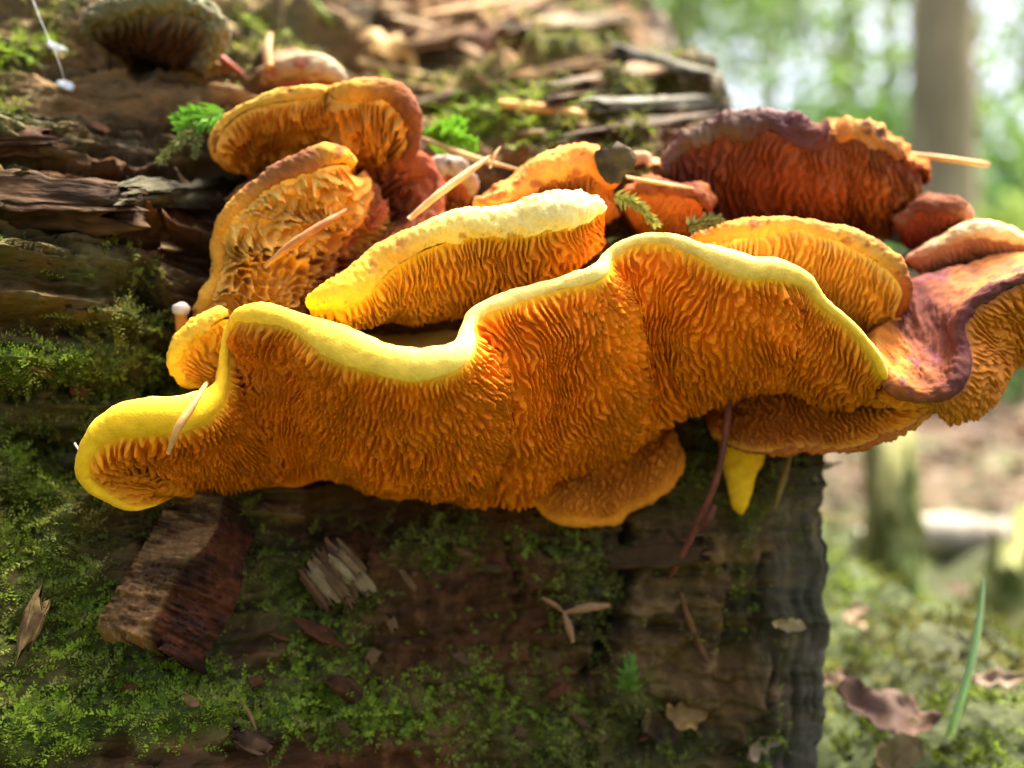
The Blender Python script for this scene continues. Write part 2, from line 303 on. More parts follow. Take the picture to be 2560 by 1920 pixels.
# ------------------------------------------------------------------ bracket fungi
PORES = {}
def pore_noise(sp, ln, seed):
    k = (round(sp, 3), round(ln, 3), seed)
    if k not in PORES: PORES[k] = band(seed, 14, 1024, 1 / sp, 0.55 / ln, 0.38 / sp, 0.55 / ln)
    return PORES[k]
GRP = 'fungus brackets growing in tiers on the log'
def bracket(label, cols, nu, nv, sp=0.09, ln=0.30, depth=0.12, bulge=0.3, porec=((0, ORG), (1, ORG)), rimc=((0, YEL), (1, YEL)), topc=None,
            spot=0.0, spotc=BRN, edge=(.80,.42,.02), edgew=0.12, taper=(0.05, 0.05), seed=1, lumps=0.02, ddir=(0.8, 0.55), flat=1.0, inner=None, name='bracket_fungus', into=2.5,
            mix=None, cells=False, rimn=28, topn=30, fuzz=0.012):
    cols = np.array(cols, float)
    R = P(cols[:, 0], cols[:, 1], cols[:, 2]); r = cols[:, 3] * cols[:, 2] / FPX
    B = P(cols[:, 4], cols[:, 5], cols[:, 6]); T = P(cols[:, 7], cols[:, 8], cols[:, 9])
    u = np.linspace(0, 1, nu)
    Q = spline(np.concatenate([R, r[:, None], B, T], 1), u)
    R, r, B, T = Q[:, :3], np.maximum(Q[:, 3], 0.01), Q[:, 4:7], Q[:, 7:10]
    e = np.minimum(1, np.minimum(u / max(taper[0], 1e-6), (1 - u) / max(taper[1], 1e-6))); e = np.sqrt(np.clip(1 - (1 - e) ** 2, 0, 1)) * 0.98 + 0.02
    B = R + (B - R) * e[:, None]; T = R + (T - R) * e[:, None]; r = r * e
    tg = nrm(np.gradient(R, axis=0)); k = max(3, nu // 60)
    ker = np.hanning(2 * k + 3)[1:-1]; ker /= ker.sum()
    sm = lambda v: np.stack([np.convolve(np.pad(v[:, j], k, mode='edge'), ker, 'valid') for j in range(3)], -1)
    d = R - 0.5 * (B + T); d = nrm(sm(nrm(d - 0.9 * (d * tg).sum(1, keepdims=True) * tg)))
    wv = np.cross(tg, d); wv *= np.sign(((T - B) * wv).sum(1).mean() or 1); 
    # keep the up side consistent along the rim
    for i in range(1, nu):
        if (wv[i] * wv[i-1]).sum() < 0: wv[i] = -wv[i]
    wv = nrm(sm(wv))
    arc = np.r_[0, np.cumsum(np.linalg.norm(np.diff(R, axis=0), axis=1))]
    # lumpy rim
    r = r * (1 + 0.12 * ISO(arc * 1.2, seed * 3.1 + arc * 0) + .05 * ISO2(arc * 1.1, seed + arc * 0))
    a0 = math.radians(-62)
    Rin = R + r[:, None] * (math.cos(a0) * d * flat + math.sin(a0) * wv)
    # pore sheet
    v = np.linspace(0, 1, nv)[None, :, None]
    mid = 0.5 * (Rin + B); sn = nrm(np.cross(tg, B - Rin)); view = nrm(-mid + np.array([0, 0, -3.0]))
    sn *= np.sign((sn * view).sum(1, keepdims=True)); sn = nrm(sm(sn))
    Cc = mid + sn * bulge * np.minimum(1, np.linalg.norm(B - Rin, axis=1) / 2.0)[:, None] * e[:, None] * 2
    V = (1 - v) ** 2 * Rin[:, None] + 2 * v * (1 - v) * Cc[:, None] + v ** 2 * B[:, None]
    dl = np.linalg.norm(np.diff(V, axis=1), axis=2); bl = np.concatenate([np.zeros((nu, 1)), np.cumsum(dl, 1)], 1)
    midrow = V[:, int(nv * .4)]; am = np.r_[0, np.cumsum(np.linalg.norm(np.diff(midrow, axis=0), axis=1))]
    aa = np.broadcast_to((0.85 * am + 0.15 * arc)[:, None], bl.shape)
    Ns = nrm(np.cross(np.gradient(V, axis=1), np.gradient(V, axis=0)))
    s_ = np.sign((Ns * nrm(-V + np.array([0, 0, -3.0]))).sum(2).mean()); Ns *= s_
    big = 0.12 * ISO(aa * .7 + seed, bl * .7)
    wob = 0.10 * ISO2(aa * 0.8 + seed, bl * 0.8)
    pn = pore_noise(sp, ln, 100 + seed)(aa + wob, bl + seed * 1.7)
    h = sstep(-0.15, 0.50, pn) if not cells else np.maximum(1 - sstep(0.08, 0.62, np.abs(pn)), .25 * sstep(.9, 1.8, pn))
    hm = np.clip(0.78 + 0.16 * ISO2(aa * 2.2 + 1, bl * 2.2 + seed) + 0.07 * FINE(aa, bl), 0.3, 1.25)
    h = h * hm
    fade = sstep(0.0, 0.22, bl) * sstep(0, 0.05, e[:, None]) * sstep(1.0, 0.94, np.linspace(0, 1, nv))[None, :] * e[:, None]
    dv = ddir[0] * Ns + ddir[1] * np.array([0, 0, -1.0])
    V = V + dv * (h * depth * fade)[..., None] + Ns * (big * fade * sstep(.1, .9, bl))[..., None]
    pc = np.broadcast_to(ramp(porec, u)[:, None, :], V.shape).copy()
    if inner is not None:                                         # flesh colour away from the rim
        ic, i0, i1 = inner; f_ = sstep(i0, i1, np.linspace(0, 1, nv))[None, :, None] * np.clip(1 + .5 * ISO2(aa, bl)[..., None], .2, 1.3).clip(0, 1)
        pc = pc * (1 - f_) + np.array(ic) * f_
    ew = np.exp(-(bl / edgew) ** 2)[..., None] * 0.9; pc = pc * (1 - ew) + np.array(edge) * ew
    pc *= np.clip(1 + 0.10 * ISO(aa, bl + 3) + 0.07 * ISO2(aa, bl), .6, 1.4)[..., None]
    if mix is not None:
        mc, ma, msc = mix; f_ = np.clip(ma + .5 * ISO2(aa * msc + 2, bl * msc), 0, 1)[..., None] * 0.85; pc = pc * (1 - f_) + np.array(mc) * f_
    if into:
        bk = np.linspace(0.1, 1, 6)[None, :, None] * np.array([0, into, 0.5]) * e[:, None, None] + V[:, -1:]
        V = np.concatenate([V, bk], 1); pc = np.concatenate([pc, np.repeat(pc[:, -1:], 6, 1)], 1)
    # rim and upper skin
    th = np.linspace(math.radians(-150), math.radians(95), rimn)[None, :, None]
    RM = R[:, None] + r[:, None, None] * (np.cos(th) * d[:, None] * flat + np.sin(th) * wv[:, None])
    S0 = RM[:, -1]; tv = np.linspace(0, 1, topn + 1)[1:][None, :, None]
    L_ = np.linalg.norm(T - S0, axis=1, keepdims=True)
    C2 = S0 - d * L_ * 0.45 + wv * L_ * 0.06
    TP = (1 - tv) ** 2 * S0[:, None] + 2 * tv * (1 - tv) * C2[:, None] + tv ** 2 * T[:, None]
    bk = np.linspace(0.2, 1, 4)[None, :, None] * np.array([0, max(into, .01), -0.2]) * e[:, None, None] + TP[:, -1:]
    CV = np.concatenate([RM, TP, bk], 1)
    cl = np.concatenate([np.zeros((nu, 1)), np.cumsum(np.linalg.norm(np.diff(CV, axis=1), axis=2), 1)], 1); ca = np.broadcast_to(arc[:, None], cl.shape)
    Nc = nrm(np.cross(np.gradient(CV, axis=1), np.gradient(CV, axis=0))); Nc *= np.sign((Nc[:, :rimn // 2] * d[:, None]).sum(2).mean() or 1)
    CV = CV + Nc * ((lumps * ISO2(ca * 1.3 + seed, cl * 1.3) + fuzz * FINE(ca, cl)) * np.clip(np.minimum(1, r[:, None] / 0.06), 0, 1) * e[:, None])[..., None]
    rc = np.broadcast_to(ramp(rimc, u)[:, None, :], CV.shape).copy()
    if topc is not None:
        tcx = ramp(topc, u)[:, None, :]; nr = rimn * 0.6
        f_ = sstep(nr, rimn + 2, np.arange(CV.shape[1]))[None, :, None]; f_ = np.clip(f_ * (1 + 0.5 * ISO2(ca, cl)[..., None]), 0, 1); rc = rc * (1 - f_) + tcx * f_
    if spot:
        f_ = sstep(1.05 - spot, 1.55 - spot, ISO2(ca * 2.2 + seed, cl * 2.2))[..., None] * .85; rc = rc * (1 - f_) + np.array(spotc) * f_
        f_ = sstep(1.9, 2.3, FINE(ca * .7, cl * .7))[..., None] * .7; rc = rc * (1 - f_) + np.array(spotc) * .6 * f_
    rc *= np.clip(1 + 0.08 * ISO2(ca, cl), .6, 1.4)[..., None]
    t = thing(name, label, 'fungus', 0.5 * (B.mean(0) + T.mean(0)), GRP)
    mesh_obj('pore_surface', V, grid_faces(*V.shape[:2], flip=s_ > 0), M_PORE, t, tint=pc)
    k2 = np.unique(np.r_[np.arange(0, nu, 2), nu - 1]); CV = CV[k2]; rc = rc[k2]
    mesh_obj('cap', CV, grid_faces(*CV.shape[:2]), M_CAP, t, tint=rc)
    return t

# A: the big ruffled shelf in front.  rim x,y,dist,half-width | pore base x,y,dist | top attachment x,y,dist
A = [
 (395,1262,17.6,6, 470,1225,18.6, 420,1215,18.9), (330,1270,17.3,7, 480,1222,18.7, 380,1200,19.0), (258,1236,17.0,14, 490,1222,18.9, 330,1180,19.2), (210,1186,16.8,20, 500,1221,19.0, 300,1150,19.3), (213,1142,16.7,24, 505,1219,19.1, 310,1110,19.4),
 (244,1095,16.7,36, 515,1217,19.2, 340,1080,19.5), (299,1060,16.7,44, 530,1216,19.3, 380,1050,19.6), (372,1046,16.7,47, 560,1215,19.4, 430,1030,19.7), (450,1040,16.7,44, 590,1216,19.4, 480,1010,19.8), (518,1010,16.9,34, 620,1218,19.4, 500,980,19.9),
 (554,960,17.2,15, 650,1220,19.4, 510,950,20.0), (563,880,17.5,11, 675,1218,19.4, 530,900,20.1), (575,824,17.5,12, 700,1216,19.4, 560,860,20.2), (600,795,17.3,20, 720,1218,19.4, 600,840,20.3), (638,790,17.1,25, 745,1218,19.4, 640,830,20.4),
 (688,795,16.9,26, 775,1208,19.4, 690,825,20.5), (742,808,16.7,26, 805,1200,19.4, 750,822,20.6), (796,834,16.4,34, 850,1204,19.4, 800,822,20.6), (850,864,16.1,44, 910,1218,19.4, 860,822,20.6), (920,891,15.9,48, 965,1234,19.4, 930,824,20.6),
 (996,909,15.8,47, 1020,1245,19.4, 1000,826,20.6), (1067,912,15.8,47, 1075,1247,19.4, 1060,826,20.6), (1124,899,15.9,44, 1130,1252,19.4, 1110,815,20.6), (1164,862,16.3,32, 1180,1256,19.4, 1150,800,20.6), (1170,822,16.6,22, 1215,1256,19.4, 1180,790,20.6),
 (1184,793,16.8,22, 1250,1256,19.4, 1210,780,20.6), (1238,763,16.9,24, 1310,1258,19.4, 1270,765,20.6), (1310,738,17.0,24, 1370,1205,19.4, 1340,750,20.6), (1400,713,17.1,22, 1450,1180,19.4, 1430,735,20.6), (1495,685,17.1,28, 1530,1145,19.4, 1500,705,20.6),
 (1522,644,17.4,18, 1560,1130,19.4, 1540,680,20.6), (1582,608,17.4,16, 1610,1078,19.4, 1600,640,20.7), (1664,600,17.2,18, 1680,1035,19.4, 1680,635,20.7), (1764,633,16.9,26, 1750,990,19.4, 1770,640,20.7), (1864,668,16.8,38, 1820,955,19.3, 1860,655,20.7),
 (1945,676,16.9,32, 1880,938,19.3, 1940,670,20.7), (2012,702,17.1,19, 1930,928,19.3, 2010,705,20.7), (2056,754,17.2,17, 1985,932,19.2, 2060,750,20.6), (2125,812,17.3,13, 2045,950,19.1, 2120,810,20.4), (2176,873,17.4,14, 2100,968,18.9, 2160,870,20.2),
 (2203,920,17.5,13, 2150,972,18.6, 2185,915,19.9), (2216,952,17.6,10, 2195,968,18.2, 2200,945,19.6)]
bracket('broad wavy yellow rimmed bracket with orange maze pores, largest of the cluster', A, 1040, 232, bulge=0.42, sp=.095, ln=.36, depth=0.17, ddir=(.95,.30), fuzz=.004, lumps=.010,
        porec=((0, (0.76, 0.29, 0.012)), (0.16, ORG), (0.85, ORG), (1, (0.76, 0.22, 0.006))), rimc=((0, YEL), (0.25, (0.88, 0.53, 0.025)), (0.45, (0.90, 0.60, 0.07)), (0.6, YELP), (0.8, (0.92, 0.66, 0.15)), (1, YEL)),  # rim paler along the crest, strong top light put into its colour
        topc=((0, (0.6, 0.4, 0.08)), (0.3, (0.7, 0.5, 0.1)), (1, (0.8, 0.66, 0.25))), seed=3, taper=(0.03, 0.02))

# further shelves, each traced the same way
bracket('thin pore lobe with ragged lower edge curling under the broad yellow bracket', [
 (2222,962,17.9,6, 2190,980,18.2, 2225,955,18.6), (2270,988,17.9,9, 2165,985,18.5, 2260,975,19.0), (2328,1016,18.0,8, 2135,975,18.8, 2300,1000,19.4), (2290,1060,18.1,8, 2095,965,19.0, 2280,1040,19.7), (2205,1098,18.2,7, 2050,950,19.1, 2200,1080,19.9),
 (2110,1126,18.4,7, 2000,935,19.2, 2110,1110,20.2), (2000,1124,18.6,7, 1950,935,19.3, 2000,1105,20.4), (1915,1134,18.8,6, 1890,945,19.4, 1915,1115,20.6), (1840,1122,19.1,6, 1830,1000,19.6, 1840,1105,20.8), (1780,1092,19.5,6, 1780,1020,19.8, 1780,1080,21)],
 340, 100, depth=0.17, bulge=0.15, sp=0.12, ln=.2, ddir=(1,.1), porec=((0, (.74,.26,.012)), (.3, (.70,.23,.01)), (.6, ORGD), (1, ORGD)), rimc=((0, OCH), (.4, RUST), (1, RUST)), seed=4, edgew=.1, edge=(.66,.28,.03), taper=(.05,.08), fuzz=.03)
bracket('rounded orange pore lump tucked deep underneath the broad yellow bracket', [
 (1330,1235,20.0,8, 1360,1180,20.2, 1340,1200,21), (1375,1288,19.8,12, 1420,1150,20.0, 1390,1260,21), (1450,1300,19.6,12, 1480,1130,19.9, 1455,1280,21), (1530,1300,19.6,12, 1540,1110,19.9, 1535,1280,21), (1572,1270,19.6,12, 1580,1100,19.9, 1580,1250,21), (1640,1238,19.6,12, 1620,1090,19.9, 1640,1220,21), (1690,1185,19.7,12, 1660,1080,20.0, 1690,1175,21), (1705,1120,19.9,10, 1680,1070,20.2, 1705,1110,21)],
 220, 80, depth=0.17, bulge=0.35, sp=0.12, ln=.14, ddir=(1,.1), porec=((0, (.66,.22,.015)), (1, (.6,.18,.012))), rimc=((0, (.7,.26,.02)), (1, (.62,.2,.015))), seed=5, edgew=.06, edge=(.66,.22,.015), into=1.5)
bracket('pale yellow shelf with white lit top above the hollow of the broad bracket', [
 (768,765,17.6,10, 800,775,18.4, 780,740,18.8), (800,752,17.3,28, 850,800,18.6, 810,715,18.9), (850,735,17.2,40, 890,806,18.8, 850,690,19.2), (905,700,17.3,42, 935,795,19.0, 900,655,19.5), (960,650,17.4,40, 985,790,19.2, 960,610,19.9), (1033,606,17.4,44, 1040,798,19.3, 1033,575,20.3), (1117,574,17.4,45, 1115,786,19.4, 1117,545,20.5),
 (1202,556,17.4,46, 1190,768,19.5, 1202,525,20.6), (1290,552,17.4,52, 1260,720,19.6, 1290,515,20.7), (1365,534,17.4,55, 1330,675,19.7, 1365,490,20.8), (1430,520,17.5,54, 1400,625,19.8, 1425,475,20.8), (1482,512,17.7,30, 1440,595,19.8, 1470,490,20.8), (1516,522,17.9,8, 1470,570,19.8, 1490,510,20.6)],
 460, 130, bulge=.25, depth=.13, porec=((0, GOLD), (.4, (.72,.32,.03)), (1, ORG)), rimc=((0, YEL), (.22, (.8,.52,.05)), (.36, (.66,.36,.07)), (.5, (.82,.60,.14)), (1, (.87,.74,.36))),
 topc=((0, YEL), (.25, OCH), (.40, (.5,.18,.03)), (.5, (.8,.58,.18)), (1, (.88,.76,.42))), spot=.12, spotc=(.5,.22,.05), seed=7, taper=(.06,.05))  # top and rim whiten along the shelf, light from above painted in
bracket('upper ochre bracket with rolled rim split at the crown and long gill plates', [
 (590,435,20.2,6, 620,432,20.8, 600,425,21.3), (545,400,19.8,9, 640,432,21.0, 570,390,21.5), (532,365,19.6,12, 650,430,21.2, 570,340,22), (549,325,19.5,15, 660,428,21.3, 590,300,22.5), (583,287,19.4,17, 680,424,21.4, 620,265,23), (649,256,19.3,17, 720,416,21.4, 670,240,23), (738,238,19.3,22, 770,412,21.4, 745,225,23), (795,228,19.4,17, 800,412,21.5, 797,218,23), (822,226,19.6,8, 830,412,21.5, 822,220,23), (850,232,19.3,25, 860,410,21.5, 850,215,23),
 (919,222,19.2,30, 900,408,21.5, 919,205,23), (988,236,19.3,27, 930,406,21.5, 985,220,23), (1026,274,19.4,21, 950,404,21.4, 1020,260,22.8), (1036,322,19.6,17, 960,404,21.4, 1030,315,22.6), (1028,375,19.8,16, 960,410,21.2, 1020,375,22.2), (1000,415,20.1,10, 950,420,21.0, 1000,410,21.8)],
 400, 115, sp=.2, ln=.38, cells=True, depth=.22, bulge=.25, porec=((0, (.66,.25,.02)), (.65, (.64,.23,.02)), (.8, (.62,.28,.05)), (1, (.4,.13,.02))), rimc=((0, RUST), (.12, OCH), (.25, (.68,.40,.07)), (.5, (.58,.29,.045)), (.62, (.60,.28,.04)), (.70, (.34,.13,.03)), (.78, (.16,.055,.022)), (.9, (.13,.045,.02)), (1, (.24,.06,.02))),
 topc=((0, RUST), (.2, OCH), (.45, (.6,.3,.06)), (.6, (.26,.1,.035)), (1, PURP)), spot=.5, spotc=(.24,.075,.02), seed=8, edge=(.74,.45,.10), edgew=.1)
bracket('curled ochre bracket with honeycomb pores and reddish core below the upper one', [
 (884,418,19.0,8, 860,440,19.6, 870,405,19.8), (872,398,18.7,20, 850,450,19.8, 860,385,20), (825,388,18.5,33, 830,470,20.0, 820,370,20.2), (775,402,18.4,34, 860,500,20.3, 770,380,20.3), (722,424,18.4,30, 900,520,20.5, 715,400,20.4), (668,456,18.4,26, 930,540,20.6, 655,430,20.4), (618,490,18.4,24, 950,560,20.7, 600,465,20.5), (577,532,18.4,20, 960,590,20.7, 560,510,20.5), (551,576,18.5,16, 960,620,20.7, 535,560,20.6), (544,620,18.6,14, 940,660,20.6, 530,610,20.6),
 (546,662,18.6,13, 920,700,20.5, 530,660,20.6), (538,700,18.6,13, 890,740,20.3, 520,700,20.5), (515,742,18.6,14, 840,780,20.1, 500,740,20.4), (500,790,18.7,12, 760,810,19.8, 485,790,20.2), (500,830,18.8,8, 650,840,19.5, 490,830,20)],
 440, 150, sp=.36, ln=.22, cells=True, depth=.5, bulge=.3, porec=((0, (.74,.34,.05)), (.5, (.78,.42,.08)), (1, (.76,.38,.06))), inner=((.30,.07,.02), .36, .62), rimc=((0, GOLD), (.12, (.58,.27,.03)), (.2, (.28,.11,.04)), (.36, (.22,.09,.035)), (.5, (.50,.23,.035)), (1, (.66,.34,.045))),
 topc=((0, GOLD), (.3, (.24,.11,.06)), (.5, (.4,.18,.05)), (1, (.7,.4,.08))), spot=.55, spotc=(.2,.07,.03), seed=9, edge=(.74,.44,.10), edgew=.12, ddir=(1,.05))
bracket('torn rust red core of flesh between the ochre brackets and the pale shelf', [
 (880,400,20.6,10, 900,470,20.9, 885,385,22), (960,392,20.3,16, 925,500,20.8, 960,375,22.2), (1040,402,20.1,18, 945,520,20.7, 1040,385,22.3), (1090,440,20.0,18, 950,530,20.7, 1090,425,22.3), (1098,500,19.9,18, 955,540,20.6, 1100,495,22.2), (1060,570,19.7,18, 950,550,20.5, 1070,570,22), (990,625,19.6,16, 940,555,20.4, 1000,630,21.8), (900,660,19.6,14, 920,560,20.4, 905,670,21.6), (840,690,19.7,10, 900,560,20.4, 845,695,21.4)],
 200, 70, sp=.3, ln=.25, depth=.14, bulge=.2, porec=((0, (.22,.055,.02)), (.4, (.28,.075,.025)), (.6, (.17,.042,.018)), (1, (.42,.14,.03))), mix=((.10,.03,.015), .25, .9), rimc=((0, RUST), (.4, (.18,.045,.025)), (1, (.34,.1,.03))), spot=.6, spotc=(.1,.035,.02), seed=23, edge=(.3,.07,.03), lumps=.07)
bracket('little yellow lobe below the foot of the curled ochre bracket by the dark wood', [
 (575,790,18.0,8, 575,850,18.6, 560,780,19.2), (551,785,17.8,18, 575,870,18.7, 545,775,19.3), (503,814,17.7,22, 575,885,18.8, 500,800,19.4), (457,858,17.7,20, 572,900,18.9, 455,845,19.5), (438,896,17.7,17, 570,915,18.9, 440,890,19.5), (444,934,17.8,14, 568,930,18.9, 450,930,19.5), (470,960,18.0,9, 565,945,18.9, 475,955,19.4), (510,962,18.2,6, 560,950,18.9, 510,955,19.3)],
 200, 90, sp=.10, ln=.2, depth=.12, bulge=.15, porec=((0, GOLD), (1, (.72,.32,.03))), rimc=((0, (.74,.46,.06)), (1, YEL)), spot=.15, spotc=(.4,.16,.04), seed=10, edgew=.12)
bracket('small orange bracket with downy top and drooping tip behind the pale yellow shelf', [
 (1180,530,19.0,12, 1240,545,19.8, 1190,500,20), (1235,505,18.8,26, 1280,545,20, 1240,475,20.5), (1300,470,18.8,36, 1330,540,20.2, 1300,430,20.9), (1360,425,18.8,42, 1380,535,20.4, 1355,395,21.2), (1420,405,18.8,42, 1430,530,20.5, 1415,375,21.4), (1475,402,18.8,38, 1480,525,20.5, 1465,375,21.4), (1512,424,18.9,28, 1520,520,20.5, 1500,400,21.3), (1532,455,19.2,12, 1530,505,20.4, 1520,440,21)],
 260, 80, sp=.12, ln=.2, depth=.08, bulge=.2, porec=((0, RUST), (1, RUST)), rimc=((0, (.66,.26,.05)), (.5, (.70,.30,.06)), (.8, (.62,.2,.035)), (1, RUST)), topc=((0, (.5,.18,.05)), (.5, (.68,.3,.07)), (1, RUST)), spot=.6, spotc=(.32,.085,.025), edge=RUST, seed=11, lumps=.035)
bracket('dark purple edged old bracket with rust red underside at the back of the cluster', [
 (1640,440,21.0,8, 1690,480,21.6, 1660,420,22.5), (1668,402,20.7,15, 1720,530,21.8, 1690,385,23), (1716,354,20.5,15, 1760,570,22.0, 1735,335,23.3), (1775,320,20.4,17, 1810,590,22.1, 1790,305,23.5), (1842,302,20.3,20, 1870,600,22.2, 1850,285,23.6), (1922,306,20.2,28, 1940,605,22.2, 1925,285,23.6), (1990,326,20.1,32, 2000,605,22.2, 1990,300,23.6), (2042,346,20.2,26, 2050,605,22.2, 2045,320,23.6), (2098,336,20.3,19, 2100,603,22.2, 2100,315,23.5),
 (2155,336,20.3,20, 2150,598,22.2, 2155,318,23.5), (2212,360,20.4,19, 2200,588,22.1, 2210,342,23.3), (2270,403,20.6,16, 2240,565,22.0, 2265,390,23), (2312,437,20.8,12, 2260,530,21.8, 2300,430,22.6), (2298,470,21.0,8, 2250,510,21.7, 2290,465,22.4)],
 360, 110, sp=.15, ln=.26, depth=.16, bulge=.35, porec=((0, (.10,.03,.014)), (.18, (.15,.035,.012)), (.5, (.26,.06,.012)), (.8, (.42,.13,.02)), (1, (.46,.18,.04))), mix=((.13,.028,.01), .3, 1.6), rimc=((0, (.13,.09,.07)), (.3, (.10,.065,.05)), (.45, (.075,.03,.035)), (.56, (.13,.05,.04)), (.62, (.5,.2,.05)), (.72, (.50,.28,.1)), (.85, (.3,.1,.04)), (1, DRED)),
 topc=((0, (.26,.12,.08)), (.35, (.15,.1,.085)), (.5, (.12,.06,.065)), (.62, (.5,.2,.05)), (1, RUST)), spot=.55, spotc=(.08,.03,.035), seed=12, edge=(.16,.045,.02), edgew=.12, lumps=.09, fuzz=.03)
bracket('orange brown bracket with velvety rim and wavy gills just behind the white crest', [
 (1720,600,18.9,10, 1760,640,19.6, 1730,590,20.5), (1765,590,18.8,18, 1810,690,19.8, 1775,575,20.8), (1825,578,18.7,28, 1860,720,19.9, 1830,555,21), (1900,566,18.6,25, 1930,750,20.0, 1905,545,21), (1985,558,18.5,18, 2000,775,20.1, 1985,545,21), (2062,576,18.4,22, 2060,790,20.1, 2060,558,21), (2140,603,18.3,24, 2110,800,20.1, 2135,585,20.9), (2207,642,18.3,26, 2150,805,20.0, 2200,625,20.7), (2250,684,18.3,23, 2180,810,19.9, 2240,670,20.4), (2267,727,18.4,20, 2195,810,19.8, 2255,720,20.2), (2255,772,18.6,15, 2200,812,19.6, 2245,765,20), (2235,797,18.8,8, 2205,815,19.4, 2230,790,19.8)],
 380, 130, sp=.105, ln=.38, depth=.17, ddir=(.95,.3), bulge=.3, porec=((0, (.72,.34,.05)), (.8, (.70,.30,.03)), (1, (.6,.24,.03))), rimc=((0, RUST), (.3, (.70,.34,.06)), (.5, (.58,.30,.07)), (.7, (.55,.30,.06)), (.82, (.34,.1,.03)), (1, DRED)), topc=((0, (.4,.12,.03)), (.25, (.66,.26,.06)), (.5, (.5,.22,.06)), (.75, (.3,.1,.04)), (1, DRED)), spot=.55, spotc=(.26,.075,.03), seed=13, edge=(.78,.5,.12), edgew=.14)
bracket('drooping bracket with purple mottled skin folded over its pore side', [
 (2196,880,17.9,8, 2230,900,18.8, 2188,850,18.5), (2215,935,17.7,14, 2300,950,19.0, 2190,835,18.6), (2250,968,17.6,20, 2350,955,19.2, 2205,815,18.7), (2312,985,17.5,23, 2400,955,19.3, 2225,800,18.8), (2372,968,17.5,26, 2440,950,19.4, 2240,785,18.9), (2404,918,17.6,24, 2480,935,19.5, 2252,765,19.0), (2404,860,17.8,19, 2530,920,19.6, 2270,735,19.1), (2400,808,17.9,19, 2580,900,19.7, 2300,700,19.3), (2435,758,17.9,20, 2640,880,19.8, 2360,672,19.5), (2500,718,17.9,22, 2700,860,19.9, 2450,652,19.7), (2570,692,17.9,22, 2760,845,20.0, 2540,636,19.9), (2650,680,18.0,22, 2820,835,20.1, 2640,630,20.1), (2760,690,18.3,18, 2860,830,20.2, 2760,650,20.3), (2850,740,18.8,10, 2880,820,20.2, 2840,720,20.4)],
 340, 110, sp=.11, ln=.22, depth=.14, bulge=.35, porec=((0, (.5,.17,.02)), (.5, (.68,.23,.015)), (1, (.68,.23,.015))), rimc=((0, (.45,.14,.03)), (.12, (.30,.09,.025)), (.25, (.10,.034,.03)), (.6, (.11,.037,.032)), (.75, (.4,.17,.06)), (1, (.6,.28,.06))), topc=((0, (.62,.25,.04)), (.12, (.56,.2,.04)), (.24, (.20,.065,.03)), (.42, (.12,.04,.032)), (.55, (.34,.12,.035)), (.68, (.62,.25,.06)), (1, (.66,.27,.06))), spot=.5, spotc=(.15,.05,.055), seed=14, edge=(.3,.1,.04), edgew=.1, topn=70, lumps=.03)
bracket('stubby dark red lobe between the old purple bracket and the pale one', [
 (2240,560,20.6,10, 2260,600,21.2, 2250,540,21.8), (2290,518,20.5,18, 2300,620,21.4, 2290,500,22.4), (2345,512,20.4,20, 2330,620,21.5, 2345,495,22.5), (2392,522,20.4,19, 2350,610,21.5, 2390,505,22.4), (2410,548,20.5,12, 2350,600,21.4, 2400,535,22), (2385,570,20.7,8, 2340,600,21.3, 2380,560,21.8)],
 160, 70, depth=.05, sp=.13, ln=.2, porec=((0, DRED), (1, (.2,.04,.015))), rimc=((0, (.14,.045,.02)), (.5, (.15,.05,.025)), (1, (.24,.09,.05))), topc=((0, (.18,.06,.025)), (1, (.28,.11,.06))), spot=.4, spotc=(.07,.03,.025), edge=DRED, seed=15, lumps=.05)
bracket('pale cream topped shelf sloping behind the purple mottled bracket', [
 (2262,650,20.0,8, 2300,680,20.6, 2270,640,21.5), (2310,630,19.9,12, 2340,690,20.8, 2310,612,22), (2370,600,19.9,18, 2400,690,21, 2370,580,22.3), (2430,578,19.9,24, 2460,690,21, 2430,560,22.5), (2500,582,19.9,26, 2520,690,21, 2500,562,22.5), (2550,598,20,18, 2570,690,21, 2550,585,22.4), (2620,620,20.2,16, 2630,690,21, 2620,605,22.2), (2700,660,20.5,10, 2690,700,21, 2700,650,21.8)],
 240, 70, depth=.05, porec=((0, (.4,.18,.08)), (1, (.34,.14,.07))), rimc=((0, (.3,.14,.08)), (.3, (.55,.38,.18)), (.45, (.86,.76,.36)), (.75, (.84,.66,.28)), (1, RUST)), edge=(.4,.18,.08), seed=16, spot=.2, spotc=(.3,.14,.07))
bracket('knobbly crimson red lobe below the old purple edged bracket', [
 (1560,510,20.0,8, 1580,560,20.6, 1570,495,21), (1590,478,19.7,16, 1610,590,20.8, 1595,462,21.5), (1640,468,19.6,20, 1650,600,20.9, 1640,450,21.7), (1700,478,19.5,20, 1690,610,20.9, 1695,460,21.7), (1748,488,19.5,22, 1730,610,20.9, 1742,470,21.6), (1766,512,19.6,16, 1745,605,20.8, 1755,500,21.3), (1758,540,19.9,8, 1745,600,20.6, 1750,535,21)],
 220, 90, depth=.07, sp=.12, ln=.2, porec=((0, (.40,.11,.02)), (1, (.42,.12,.02))), rimc=((0, (.2,.06,.02)), (.5, (.20,.055,.02)), (1, (.13,.04,.018))), topc=((0, (.3,.1,.03)), (1, (.22,.07,.025))), spot=.4, spotc=(.12,.03,.02), edge=(.36,.09,.02), seed=17, lumps=.06)
